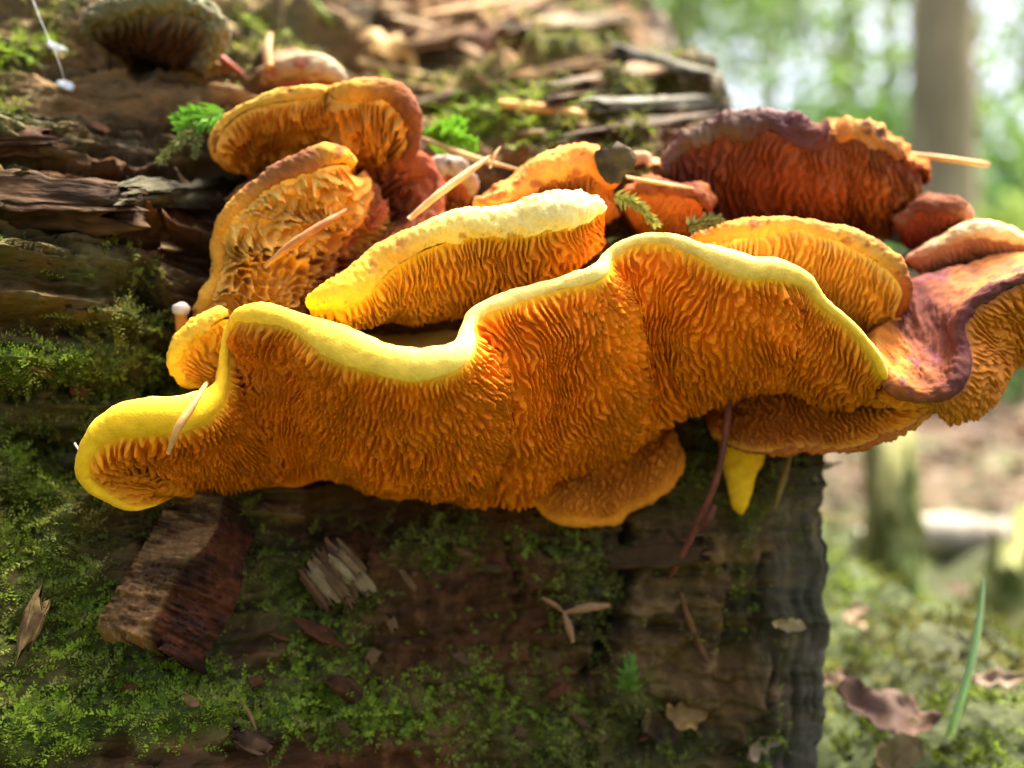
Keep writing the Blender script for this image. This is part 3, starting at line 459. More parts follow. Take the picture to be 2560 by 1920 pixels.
bracket('grey furred dark cup shaped bracket resting high on the mossy ledge', [
 (500,178,21.4,8, 470,180,21.9, 500,165,22.5), (535,130,21.1,16, 465,175,22.1, 530,115,22.9), (547,85,20.9,20, 455,170,22.2, 540,70,23.3), (528,42,20.8,24, 440,165,22.3, 525,22,23.5), (470,14,20.7,26, 410,158,22.4, 470,-5,23.5), (395,4,20.7,26, 380,150,22.4, 395,-15,23.5), (320,8,20.7,26, 350,140,22.4, 320,-10,23.5), (258,26,20.8,24, 320,130,22.3, 260,10,23.3), (222,58,21.0,16, 300,120,22.2, 230,45,22.9), (225,90,21.3,8, 290,115,22.0, 235,85,22.5)],
 260, 90, sp=.22, ln=.9, depth=.07, bulge=.3, porec=((0, (.07,.03,.018)), (1, (.06,.028,.018))), mix=((.16,.06,.03), .1, .6), rimc=((0, (.13,.115,.07)), (.5, (.17,.165,.09)), (1, (.14,.12,.07))), seed=18, edge=(.12,.1,.06), edgew=.3, lumps=.03, fuzz=.03)
bracket('whitish weathered lobe lying behind the upper ochre bracket', [
 (640,215,22.5,10, 660,235,23, 650,200,24), (690,180,22.3,26, 700,240,23.2, 690,155,24.5), (760,165,22.2,32, 760,240,23.3, 760,140,24.6), (830,185,22.3,24, 820,240,23.2, 830,165,24.4), (862,215,22.6,10, 850,240,23, 855,205,24)],
 120, 40, depth=.03, porec=((0, (.3,.12,.08)), (1, (.3,.12,.08))), rimc=((0, (.2,.12,.06)), (.5, (.28,.2,.12)), (1, (.46,.4,.26))), spot=.4, spotc=(.25,.08,.05), edge=(.3,.12,.08), seed=19, lumps=.05)
bracket('small grey topped stub beside the crossing needles', [
 (1040,470,20.6,10, 1050,520,21.2, 1050,450,21.8), (1070,432,20.4,20, 1080,530,21.4, 1070,412,22.2), (1120,420,20.4,22, 1120,530,21.5, 1120,400,22.3), (1165,445,20.5,18, 1150,530,21.4, 1160,430,22.1), (1185,480,20.8,10, 1165,520,21.2, 1180,470,21.7)],
 120, 50, depth=.05, porec=((0, (.3,.07,.03)), (1, (.22,.06,.02))), rimc=((0, (.2,.13,.09)), (.5, (.36,.31,.24)), (1, (.3,.24,.18))), spot=.5, spotc=(.1,.05,.03), edge=(.26,.06,.03), seed=20, lumps=.05)

# ------------------------------------------------------------------ small things on the log
def log_dist(px, py):
    d = np.hypot(LX - px, LY - py); m = (d < 14) & VIS
    if not m.any(): m = (d < d[VIS].min() + 8) & VIS
    k = np.argmin(np.where(m, LG[..., 1], 1e9)); return LG.reshape(-1, 3)[k][1], nl_.reshape(-1, 3)[k]
def tube(pts, rad, sides=7, n=None, seed=0, rough=0.0):
    pts = np.asarray(pts, float); rad = np.asarray(rad, float)
    n = n or max(8, 6 * len(pts)); K = np.concatenate([pts, rad[:, None]], 1); Q = spline(K, np.linspace(0, 1, n))
    c, r = Q[:, :3], np.maximum(Q[:, 3], 1e-3); t = nrm(np.gradient(c, axis=0))
    a = nrm(np.cross(t, np.array([0.13, 0.9, 0.41]))); b = np.cross(t, a)
    th = np.linspace(0, 2 * np.pi, sides, endpoint=False)[None, :, None]
    rr = r[:, None, None] * (1 + rough * np.random.default_rng(seed).standard_normal((n, sides, 1)))
    V = c[:, None] + rr * (np.cos(th) * a[:, None] + np.sin(th) * b[:, None])
    V = np.concatenate([V.reshape(-1, 3), c[:1], c[-1:]], 0); N = n * sides; k = np.arange(sides); k1 = (k + 1) % sides
    return V, [grid_faces(n, sides, cv=True), np.stack([np.full(sides, N), k1, k], 1), np.stack([np.full(sides, N + 1), (n - 1) * sides + k, (n - 1) * sides + k1], 1)]
def vary(V, c0, c1, sc=1.0, seed=0):
    n = V.reshape(-1, 3); f = np.clip(.5 + .35 * ISO2(n[:, 0] * sc + seed, n[:, 2] * sc + n[:, 1] * .5), 0, 1)[:, None]
    return np.array(c0) * (1 - f) + np.array(c1) * f
def lay(pts, lift=0.08, follow=True):
    """pixels -> points resting on the log surface under them"""
    out = []
    for p in pts:
        Y = p[2] if len(p) > 2 else log_dist(p[0], p[1])[0] - lift
        out.append(P(p[0], p[1], Y))
    return np.array(out)
def needle(label, pts, wpx, c0, c1, group='dry needles and twigs fallen on the log', name='pine_needle', cat='needle', ends=(0.7, 0.35), seed=0, sides=6, rough=.04):
    p = lay(pts); r = np.full(len(p), wpx / 2 / FPX * p[:, 1].mean()); r[0] *= ends[0]; r[-1] *= ends[1]
    V, F = tube(p, r, sides, seed=seed, rough=rough)
    return tag(mesh_obj(name, V, F, M_NEEDLE, tint=vary(V, c0, c1, 2, seed)), label, cat, group)
def chunk_mesh(p0, p1, w, t, nvec, seed=0, groove=.12, nl=20, ns=30, taper=.25, jag=.16, pw=.36):
    p0 = np.asarray(p0); p1 = np.asarray(p1); ax = nrm(p1 - p0); L = np.linalg.norm(p1 - p0)
    nv_ = nrm(nvec - (nvec * ax).sum() * ax); sd = np.cross(ax, nv_)
    s_ = np.linspace(0, 1, nl)[:, None]; th = np.linspace(0, 2 * np.pi, ns, endpoint=False)[None, :]
    cx = np.sign(np.cos(th)) * np.abs(np.cos(th)) ** pw; cy = np.sign(np.sin(th)) * np.abs(np.sin(th)) ** pw
    env = 1 - taper * np.abs(2 * s_ - 1) ** 5
    thp = np.minimum(th, 2 * np.pi - th) * np.ones_like(s_)
    g = 1 + groove * (ISO2(thp * 2.2 + seed * 1.3, s_ * L * .22 + seed) + .55 * FINE(thp * .55 + seed, s_ * L * .05))
    g = g * (1 + .25 * ISO2(s_ * L * .7 + seed * 2.2, np.sign(np.sin(th)) * 2 + seed + 0 * s_))
    X = w / 2 * cx * env * g; Y = t / 2 * cy * env * g
    along = s_ * L + np.sign(s_ - .5) * np.abs(2 * s_ - 1) ** 2 * jag * L * (ISO2(thp * 2.5 + seed, 3 + 0 * s_ + seed) + .5 * FINE(thp * .5 + seed, 0 * s_))
    V = p0 + ax * along[..., None] + sd * X[..., None] + nv_ * Y[..., None]
    c0 = V[0].mean(0); c1 = V[-1].mean(0)
    V = np.concatenate([V.reshape(-1, 3), c0[None], c1[None]]); N = nl * ns; k = np.arange(ns); k1 = (k + 1) % ns
    return V, [grid_faces(nl, ns, cv=True), np.stack([np.full(ns, N), k1, k], 1), np.stack([np.full(ns, N + 1), (nl - 1) * ns + k, (nl - 1) * ns + k1], 1)]
def chunk(name, q0, q1, wpx, tpx, c0, c1, seed=0, label=None, cat=None, group=None, parent=None, lift=.05, groove=.14, mat=None, **kw):
    Ya, na = log_dist(*q0[:2]); Yb, nb = log_dist(*q1[:2])
    if len(q0) > 2: Ya = q0[2]
    if len(q1) > 2: Yb = q1[2]
    Y = .5 * (Ya + Yb); s_ = Y / FPX
    V, F = chunk_mesh(P(q0[0], q0[1], Ya - lift), P(q1[0], q1[1], Yb - lift), wpx * s_, tpx * s_, nrm(na + nb + np.array([0, -.5, .3])), seed, groove, **kw)
    th = np.linspace(0, 2 * np.pi, kw.get('ns', 30), endpoint=False)[None]; s2 = np.linspace(0, 1, kw.get('nl', 20))[:, None]
    f_ = np.clip(.5 + .38 * FINE(np.minimum(th, 2 * np.pi - th) * .6 + seed + 0 * s2, s2 * .25 + seed) + .3 * ISO2(th + seed + 0 * s2, s2 * 2), 0, 1).reshape(-1, 1); f_ = np.concatenate([f_, f_[:1], f_[-1:]])
    o = mesh_obj(name, V, F, mat or M_CHIP, parent, tint=(np.array(c0) * (1 - f_) + np.array(c1) * .5 * f_) * .6)
    return tag(o, label, cat, group) if parent is None else o
V, F = tube([P(1858, 1085, 20.6), P(1856, 1140, 20.4), P(1850, 1190, 20.2), P(1848, 1235, 20.1), P(1850, 1268, 20.1), P(1852, 1282, 20.1)], np.array([60, 52, 36, 25, 15, 3]) / FPX * 20.2, 24, n=60)
V = V + nrm(V - V.mean(0)) * (.04 * ISO2(V[:, 0] * 1.5, V[:, 2] * 1.5))[:, None]
tag(mesh_obj('bracket_fungus', V, F, M_CAP, tint=vary(V, GOLD, YEL, 1, 6)), 'bright yellow tongue shaped drip hanging under the bracket against the log', 'fungus', GRP)
TAN = (.42, .26, .11); TAND = (.22, .12, .05); STRAW = (.55, .40, .17); RB = (.20, .07, .03)

# slabs of broken wood that belong to the log
for i, (q0, q1, w_, t_, c0, c1) in enumerate([
  ((1120, 90), (1330, 12), 80, 26, (.42, .24, .09), (.30, .15, .05)), ((1290, 70), (1560, 48), 80, 24, (.34, .25, .13), (.22, .15, .07)), ((1265, 195), (1490, 150), 70, 26, (.40, .23, .08), (.26, .14, .05)), ((1140, 30), (1450, -30), 70, 26, (.46, .27, .1), (.3, .16, .06)),
  ((1480, 205), (1660, 172), 60, 26, (.36, .22, .10), (.2, .15, .09)), ((1535, 262), (1745, 250), 44, 24, (.26, .25, .18), (.16, .14, .09)), ((1500, 330), (1700, 300), 50, 26, (.16, .11, .06), (.08, .05, .03)), ((1010, 270), (1150, 235), 40, 20, (.2, .13, .06), (.12, .08, .04)),
  ((1560, 130), (1760, 190), 46, 24, (.2, .19, .12), (.12, .1, .06)), ((1380, 250), (1500, 225), 40, 22, (.2, .12, .05), (.12, .07, .03)), ((700, 70), (900, 30), 50, 24, (.16, .1, .05), (.1, .06, .03))]):
    chunk('wood_slab', q0, q1, w_, t_, c0, c1, seed=i, parent=log, lift=.25, taper=.35)
for i, (q0, q1, w_, t_, c0, c1) in enumerate([
  ((-60, 470), (300, 500), 110, 60, (.12, .065, .028), (.07, .035, .015)), ((310, 490), (570, 462), 50, 40, (.13, .115, .06), (.08, .07, .035)), ((-60, 350), (140, 345), 60, 40, (.15, .07, .03), (.09, .045, .02))]):
    chunk('wood_slab', q0, q1, w_, t_, c0, c1, seed=30 + i, parent=log, lift=.05, taper=.2, mat=M_WOOD, groove=.16, nl=40, ns=48)
# broken bark plate: tan upper face, dark red flank
gu, gv = 100, 120
lines = [np.array([(440, 1215, 18.7), (335, 1400, 17.5), (222, 1580, 16.7)]), np.array([(560, 1235, 18.5), (520, 1352, 17.5), (440, 1440, 17.1), (395, 1520, 16.7), (352, 1605, 16.3)]), np.array([(660, 1300, 19.6), (612, 1400, 18.7), (600, 1480, 18.3), (560, 1570, 17.9), (490, 1672, 17.4)]), np.array([(600, 1300, 20.5), (500, 1450, 20), (430, 1650, 19)])]
Ls = np.array([spline(P(l[:, 0], l[:, 1], l[:, 2]), np.linspace(0, 1, gv)) for l in lines])
back = Ls[0] + np.array([0.2, 2.5, 0.4]); Ls = np.concatenate([back[None], Ls], 0)
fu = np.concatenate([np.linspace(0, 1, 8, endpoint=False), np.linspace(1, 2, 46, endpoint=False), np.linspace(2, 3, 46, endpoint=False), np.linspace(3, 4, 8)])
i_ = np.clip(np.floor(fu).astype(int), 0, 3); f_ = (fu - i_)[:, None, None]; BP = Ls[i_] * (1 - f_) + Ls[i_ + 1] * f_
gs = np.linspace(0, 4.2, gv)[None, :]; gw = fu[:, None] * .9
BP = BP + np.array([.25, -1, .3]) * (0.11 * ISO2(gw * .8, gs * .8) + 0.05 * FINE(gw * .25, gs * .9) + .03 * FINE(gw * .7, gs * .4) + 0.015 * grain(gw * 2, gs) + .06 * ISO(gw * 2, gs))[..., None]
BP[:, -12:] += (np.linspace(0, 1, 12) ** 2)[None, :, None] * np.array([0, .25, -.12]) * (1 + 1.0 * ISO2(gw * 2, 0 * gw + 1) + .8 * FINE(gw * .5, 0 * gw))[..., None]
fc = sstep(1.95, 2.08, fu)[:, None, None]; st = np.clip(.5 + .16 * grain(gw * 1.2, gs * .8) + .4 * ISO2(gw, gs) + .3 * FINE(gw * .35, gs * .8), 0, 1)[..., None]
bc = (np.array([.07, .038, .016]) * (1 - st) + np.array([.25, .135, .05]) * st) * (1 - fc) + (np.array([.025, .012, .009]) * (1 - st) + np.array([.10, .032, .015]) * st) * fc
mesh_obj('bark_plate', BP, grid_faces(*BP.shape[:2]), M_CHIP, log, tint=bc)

wc = thing('wood_chip', 'crumbly pale brown chunk of split wood stuck on the mossy log', 'wood chip', P(840, 1440, 18.6)); rw = np.random.default_rng(5); Yw = log_dist(840, 1440)[0] - .25
for k in range(13):
    o_ = (k % 7 - 3) * 19 + rw.normal(0, 4); q = np.array([838 + o_ * .78, 1436 - o_ * .62]); l_ = rw.uniform(48, 82) * (1 - .03 * abs(o_) / 5); dr = np.array([.62, .78]) + rw.normal(0, .06, 2); Yk = Yw - .1 - .28 * (k // 7) - .1 * rw.random()
    e0, e1 = q - dr * l_ + rw.normal(0, 6, 2), q + dr * l_ + rw.normal(0, 6, 2); w_ = rw.uniform(20, 34) / FPX * Yk
    V, F = chunk_mesh(P(e0[0], e0[1], Yk), P(e1[0], e1[1], Yk - .05), w_, w_ * 1.1, np.array([0, -1, .3]), 140 + k, .2, nl=16, ns=16, jag=.12, pw=.6)
    c_ = [((.32, .2, .09), (.17, .1, .045)), ((.22, .115, .05), (.12, .06, .03)), ((.42, .31, .16), (.24, .16, .08))][k % 3]
    mesh_obj('splinter', V, F, M_CHIP, wc, tint=vary(V, *c_, 3, k) * .62)
chunk('wood_chip', (108, 1490), (58, 1635), 48, 26, (.30, .2, .07), (.17, .1, .04), seed=42, label='upright tan splinter standing in the moss beside the bark plate', cat='wood chip', lift=.25)
chunk('wood_chip', (325, 520), (285, 540), 26, 20, (.26, .22, .12), (.17, .14, .07), seed=43, label='tiny pale grey chip perched on the ledge by the dark gap', cat='wood chip', lift=.15)
chunk('wood_chip', (1550, 1395), (1730, 1385), 40, 26, (.10, .055, .025), (.17, .10, .04), seed=45, label='horizontal brown strip of wood at the head of the plank below the fungus', cat='wood chip', lift=.1)
chunk('wood_chip', (760, 1560), (830, 1600), 36, 20, (.17, .06, .03), (.1, .04, .02), seed=46, label='dark red flake of bark below the split wood chunk', cat='wood chip', lift=.15)
chunk('wood_chip', (830, 1700), (890, 1740), 40, 18, (.2, .08, .04), (.12, .06, .03), seed=47, label='reddish bark flake half sunk in the moss under the fungus', cat='wood chip', lift=.12)
chunk('wood_chip', (590, 1840), (660, 1870), 40, 18, (.18, .1, .05), (.1, .05, .03), seed=48, label='brown bark flake lying on the lowest moss cushion', cat='wood chip', lift=.15)
for i, (x, y, a) in enumerate([(700, 1590, .3), (980, 1560, 1.2), (1150, 1640, .6), (640, 1700, -.4), (1020, 1450, .9), (1230, 1420, .1), (1390, 1730, -.6), (480, 1750, .5), (860, 1820, 1.0), (330, 1720, .2), (1160, 1380, .4), (1300, 1830, .3), (1620, 1840, -.3), (930, 1640, -.9), (1450, 1800, .7), (200, 980, .1), (110, 930, .3), (420, 620, .1), (250, 320, .5)]):
    c = [(RB, TAND), (TAND, TAN), ((.14, .09, .04), (.3, .18, .08))][i % 3]
    dx, dy = 20 * math.cos(a), 20 * math.sin(a)
    chunk('bark_flake', (x - dx, y - dy), (x + dx, y + dy), 16 + 4 * (i % 4), 9, *c, seed=60 + i, label=['small dark red flake of bark scattered on the mossy log', 'small tan flake of bark scattered on the mossy log', 'small dull brown flake of bark scattered on the mossy log'][i % 3], cat='bark flake', group=['red', 'tan', 'brown'][i % 3] + ' bark flakes scattered over the log', lift=.16, nl=9, ns=12)

V, F = chunk_mesh(P(1522, 375, 18.7), P(1556, 440, 18.7), .34, .25, np.array([0, -1, .2]), 77, .2, nl=24, ns=24)
tag(mesh_obj('wood_chip', V, F, M_CHIP, tint=vary(V, (.035, .024, .014), (.09, .065, .03), 3)), 'dark chip of wood stuck on the drooping tip of the small orange bracket', 'wood chip')
needle('dry orange needle leaning across the rounded tip of the broad yellow bracket', [(517, 957, 16.3), (480, 1015, 15.95), (445, 1070, 15.8), (420, 1135, 15.95)], 20, (.58, .26, .07), (.66, .36, .13), ends=(.6, .45), seed=1)
needle('split brown needle lying over the honeycomb pores of the curled ochre bracket', [(662, 668, 18.0), (730, 610, 17.8), (800, 565, 17.9), (872, 522, 18.2)], 20, (.26, .10, .04), (.5, .24, .08), ends=(.5, .5), seed=2)
needle('long straw needle slanting down to the pale yellow shelf', [(1022, 548, 18.6), (1090, 490, 18.7), (1160, 438, 18.9), (1228, 388, 19.2)], 18, (.38, .24, .10), (.55, .40, .2), ends=(.7, .4), seed=3)
needle('thin straw needle lying flat behind the small orange bracket', [(1055, 345, 21.4), (1180, 392, 20.6), (1320, 430, 20.0)], 14, STRAW, (.4, .28, .12), seed=4)
needle('bent tip of straw beside the crossing needles', [(1225, 420, 19.4), (1238, 385, 19.5), (1252, 365, 19.6)], 8, STRAW, TAN, seed=5)
needle('straight tan needle sticking out past the old purple bracket', [(2262, 383, 21.2), (2370, 397, 21.0), (2475, 412, 20.8)], 15, (.45, .26, .08), (.6, .36, .12), ends=(.6, .8), seed=6)
needle('straw needle across the knobbly crimson lobe', [(1555, 440, 19.3), (1640, 456, 19.2), (1735, 470, 19.2)], 10, STRAW, (.62, .46, .28), seed=7)
needle('reddish twig hanging from the fungus down the log face', [(1822, 1000, 19.0), (1815, 1080, 18.9), (1790, 1200, 19.0), (1745, 1310, 19.2), (1700, 1400, 19.5), (1668, 1455, 19.8)], 17, (.10, .035, .025), (.2, .06, .035), name='twig', cat='twig', ends=(1.2, .35), seed=8, rough=.1)
needle('short bud stub sticking from the hanging reddish twig', [(1748, 1325, 19.1), (1775, 1290, 18.9), (1788, 1262, 18.9)], 22, (.10, .035, .025), (.18, .06, .04), name='twig', cat='twig', ends=(.4, .5), seed=9)
needle('slim brown twig curving down the plank under the fungus', [(1700, 1478), (1722, 1550), (1752, 1620), (1792, 1695)], 17, (.16, .07, .03), (.09, .04, .02), name='twig', cat='twig', ends=(.6, .3), seed=10, rough=.1)
needle('pale grey stem poking from the moss at the tip of the yellow rim', [(186, 1108, 17.6), (205, 1140, 17.4)], 9, (.5, .42, .33), (.6, .5, .4), seed=11)
needle('slender orange stick lying among the moss on top of the log', [(1250, 258), (1350, 272), (1465, 292)], 30, (.62, .38, .13), (.5, .28, .09), name='stick', cat='stick', ends=(.7, 1), seed=12)
needle('long pale stick lying behind the upper ochre bracket', [(890, 152), (1000, 178), (1120, 205)], 26, (.50, .37, .17), (.36, .25, .1), name='stick', cat='stick', seed=13)
needle('stubby tan stick standing beside the whitish lobe', [(672, 165, 22.0), (668, 125, 22.1), (675, 82, 22.3)], 26, (.55, .35, .17), (.42, .24, .1), name='stick', cat='stick', ends=(1, .7), seed=14)
needle('red brown sliver leaning below the grey furred bracket', [(535, 130, 22.0), (570, 160, 22.0), (608, 185, 22.1)], 22, (.30, .07, .03), (.22, .05, .02), name='stick', cat='stick', ends=(1, .4), seed=15)
needle('green straw lying on the debris high on the log', [(780, 0), (815, 40), (850, 80)], 20, (.2, .3, .06), (.3, .36, .12), name='stick', cat='stick', seed=16)
needle('short brown needle standing in the low moss', [(600, 1745), (625, 1790), (640, 1825)], 14, (.3, .19, .08), (.2, .12, .05), seed=17)
needle('yellowish thin stem hanging beside the yellow drip', [(1975, 1140, 20.2), (1955, 1210, 20.1), (1938, 1270, 20.2)], 16, (.26, .17, .05), (.2, .13, .04), seed=18, name='stem', cat='stem')
for i, (x, y, a, L) in enumerate([(1090, 225, .2, 45), (1130, 255, -.3, 40), (1000, 120, .8, 40), (1210, 200, 1.2, 36), (880, 110, -.4, 44), (1040, 60, .5, 50), (930, 215, 0, 40), (1180, 130, .9, 44), (1320, 330, .1, 40), (1480, 315, .4, 44), (560, 60, .9, 40), (990, 20, .2, 50), (840, 30, .8, 44)]):
    dx, dy = L * math.cos(a), L * .5 * math.sin(a)
    chunk('litter_chip', (x - dx, y - dy), (x + dx, y + dy), 26, 12, *[((.5, .3, .13), (.34, .2, .08)), ((.36, .22, .1), (.24, .13, .06)), ((.55, .40, .2), (.4, .26, .12))][i % 3], seed=90 + i, label=['orange tan wood chip in the litter on top of the log', 'dull brown wood chip in the litter on top of the log', 'pale straw wood chip in the litter on top of the log'][i % 3], cat='wood chip', group=['tan', 'brown', 'straw'][i % 3] + ' wood chips on top of the log', lift=.12, nl=9, ns=12)
# three-armed bud scale
b3 = thing('bud_scale', 'three armed dry bud scale caught on the log below the fungus', 'bud scale', P(1412, 1532, 19.0))
for k, (q, wd) in enumerate([((1355, 1494), 14), ((1525, 1514), 26), ((1432, 1605), 22)]):
    Y0 = log_dist(1412, 1532)[0] - .15; p = np.array([P(1410, 1532, Y0), P(.5 * (q[0] + 1410), .5 * (q[1] + 1532) - 4, Y0 - .08), P(q[0], q[1], Y0 - .05)])
    V, F = tube(p, np.array([.4, 1, .45]) * wd / 2 / FPX * Y0, 6, rough=.06, seed=k); mesh_obj('arm', V, F, M_NEEDLE, b3, tint=vary(V, (.36, .2, .1), (.24, .12, .06), 2))
# little pinhead mushroom
mt = thing('tiny_mushroom', 'tiny pale headed mushroom on orange stalk in the dark hollow', 'mushroom', P(455, 845, 18.9))
V, F = tube([P(458, 850, 18.9), P(455, 815, 18.7), P(452, 785, 18.6)], [.12, .11, .10], 10); mesh_obj('stalk', V, F, M_CAP, mt, tint=(.55, .24, .04))
V, F = tube([P(453, 790, 18.6), P(453, 782, 18.58), P(452, 770, 18.55), P(452, 760, 18.55), P(451, 755, 18.55)], [.06, .13, .15, .10, .02], 12, n=16); mesh_obj('head', V, F, M_CAP, mt, tint=(.55, .46, .38))
# spider thread
V, F = tube([P(70, -30, 20.0), P(110, 70, 19.8), P(145, 150, 19.9), P(168, 225, 20.2)], [.006, .006, .008, .005], 5); tag(mesh_obj('spider_thread', V, F, M_NEEDLE, tint=(.7, .72, .72)), 'fine white spider thread over the mossy ledge', 'spider thread')
for (x, y, lb) in [(140, 118, 'white cobweb tuft on the spider thread, the upper and larger one'), (165, 212, 'white cobweb tuft at the lower end of the spider thread')]:
    Y0 = log_dist(x, y)[0] - .1; V, F = chunk_mesh(P(x - 16, y - 6, Y0), P(x + 14, y + 6, Y0), .12, .05, np.array([0, -1, .3]), x, .3, nl=14, ns=14); tag(mesh_obj('web_tuft', V, F, M_CAP, tint=(.62, .66, .68)), lb, 'cobweb')

def leaf_mesh(c, L, Wd, yaw, up, curl, seed, nl=16, nw=9):
    """curled leaf blade with thickness round point c (cm)"""
    s_ = np.linspace(-.5, .5, nl)[:, None]; t_ = np.linspace(-1, 1, nw)[None, :]
    wd = Wd / 2 * np.sqrt(np.clip(1 - (2 * s_) ** 2, 0.003, 1)) * (1 + .28 * ISO2(s_ * 5 + seed, np.sign(t_) * 2 + seed))
    x = s_ * L + 0 * t_; y = wd * t_; z = curl * (t_ ** 2 * .5 * Wd + (2 * s_) ** 2 * .35 * L) + .09 * L * ISO2(x * 2.2 / L + seed, y * 2.2 / L)
    n = nrm(np.asarray(up, float)); a = np.array([math.cos(yaw), math.sin(yaw), 0.0]); a = nrm(a - (a * n).sum() * n); b = np.cross(n, a)
    top_ = c + x[..., None] * a + y[..., None] * b + z[..., None] * n; bot = top_ - n * .015
    V = np.concatenate([top_.reshape(-1, 3), bot.reshape(-1, 3)]); N = nl * nw; g = np.arange(N).reshape(nl, nw)
    bd = np.concatenate([g[0], g[1:, -1], g[-1, -2::-1], g[-2:0:-1, 0]]); b1 = np.roll(bd, -1)
    return V, [grid_faces(nl, nw), grid_faces(nl, nw, flip=True) + N, np.stack([bd, b1, b1 + N, bd + N], 1)]
def leaf(label, px, py, L, Wd, yaw, curl, c0, c1, seed, Y=None, up=None, lift=.15, group=None, name='dead_leaf', cat='leaf'):
    Yl, n = log_dist(px, py); Y = Y or Yl - lift
    V, F = leaf_mesh(P(px, py, Y), L, Wd, yaw, n if up is None else up, curl, seed)
    return tag(mesh_obj(name, V, F, M_LEAF, tint=vary(V, c0, c1, 1.2, seed)), label, cat, group)
leaf('curved golden leaf arching over the litter high on the log', 985, 100, 2.0, 1.0, .1, -.9, (.62, .42, .14), (.45, .27, .08), 1, lift=.5)
leaf('curled thin husk stuck on the dark grey corner of the log', 1965, 1562, .62, .24, 2.4, .8, (.5, .38, .18), (.34, .24, .1), 2, up=(0, -1, .2))
leaf('ragged yellow leaf scrap at the foot of the plank', 1715, 1785, .8, .5, .3, .5, (.42, .27, .07), (.26, .15, .05), 3, up=(0, -1, .4))
leaf('pale looped husk curling at the foot of the log', 1895, 1870, .75, .3, 1.4, 1.0, (.5, .36, .22), (.34, .24, .14), 4, up=(.3, -1, .2))
leaf('dark curled leaf edge beside the yellow leaf scrap', 1650, 1820, .8, .5, 2.2, .6, (.2, .12, .05), (.1, .06, .03), 5, up=(0, -1, .4))
leaf('pale tan scrap wedged between orange and old purple brackets', 1600, 385, 1.1, .5, .2, -.5, (.62, .32, .12), (.5, .2, .07), 6, Y=20.5, up=(0, -.5, 1))

# ------------------------------------------------------------------ moss
def sprigs(p, n, L, nleaf, lsize, c, seed, rise=.6):
    r = np.random.default_rng(seed); N = len(p)
    t = r.standard_normal((N, 3)); t = nrm(t - (t * n).sum(1, keepdims=True) * n)
    rs = (rise * r.uniform(.3, 1.5, N))[:, None]; d = nrm(t + n * rs); up = nrm(n - (n * d).sum(1, keepdims=True) * d); sd = np.cross(d, up)
    L = L * r.uniform(.5, 1.4, N); k = np.arange(nleaf); s_ = (k + .6) / nleaf
    base = p[:, None] + d[:, None] * (L[:, None] * s_)[..., None] - up[:, None] * (.35 * L[:, None] * s_ ** 2)[..., None]
    sg = np.where(k % 2 == 0, 1, -1)[None, :, None]; jit = .35 * r.standard_normal((N, nleaf, 3))
    ld = nrm(sd[:, None] * sg * .9 + d[:, None] * .75 + up[:, None] * .25 + jit)
    ls = (lsize * r.uniform(.7, 1.3, (N, nleaf)) * (1.1 - .6 * s_))[..., None]
    wd = nrm(np.cross(ld, up[:, None] + .4 * jit)) * ls * .34
    q = np.stack([base + ld * ls * .12 + wd, base + ld * ls, base + ld * ls * .12 - wd], 2)
    cc = np.broadcast_to((c[:, None] * r.uniform(.75, 1.3, (N, nleaf, 1)))[:, :, None], q.shape)
    F = np.arange(N * nleaf * 3).reshape(-1, 3)
    return q.reshape(-1, 3), F, cc.reshape(-1, 3)
LIME = np.array([.25, .36, .03]); OLV = np.array([.17, .16, .035]); DKG = np.array([.06, .12, .02]); YGR = np.array([.26, .27, .06])
ar = np.linalg.norm(np.cross(np.gradient(LG, axis=0), np.gradient(LG, axis=1)), axis=2)
far = np.clip(20 / np.maximum(LG[..., 1], 10), 0, 1.3) ** 1.6
wgt = (dens ** 1.2 * ar * far * np.clip(.7 + nl_[..., 2] * .4 + .25 * pit(A_, S_), .15, 2)).ravel()
def scatter(N, seed, L, nleaf, ls, w, name, rise=.6):
    r = np.random.default_rng(seed); k = r.choice(len(w), N, p=w / w.sum()); p = LG.reshape(-1, 3)[k] + .03 * r.standard_normal((N, 3)); n = nrm(nl_.reshape(-1, 3)[k] + np.array([0, 0, .35]))
    lm = np.clip(lime.ravel()[k] + .35 * ISO2(A_.ravel()[k], S_.ravel()[k]) + .15 * r.standard_normal(N), 0, 1)[:, None]
    c = OLV * (1 - lm) + LIME * lm; dk = (r.random(N) < .3)[:, None]; c = np.where(dk, .5 * c + .5 * DKG, c); ye = (r.random(N) < .12)[:, None]; c = np.where(ye, YGR, c)
    V, F, cc = sprigs(p - n * .02, n, L, nleaf, ls, c, seed, rise)
    return V, F, cc
V1, F1, C1 = scatter(29000, 21, .26, 8, .09, wgt, 'moss', .8); V2, F2, C2 = scatter(5000, 22, .55, 16, .11, wgt ** 1.3, 'moss', .9)
V3, F3, C3 = scatter(17000, 23, .13, 5, .07, (np.clip(dens + .05 + .25 * low, 0, 1) * VIS * ar * far * (A_ < 5)).ravel(), 'moss', .5)
Vm = np.concatenate([V1, V2, V3]); Fm = np.concatenate([F1, F2 + len(V1), F3 + len(V1) + len(V2)])
tag(mesh_obj('moss', Vm, Fm, M_MOSS, tint=np.concatenate([C1, C2, C3]), smooth=False), 'feathery green moss growing over the rotten log', 'moss', kind='stuff')
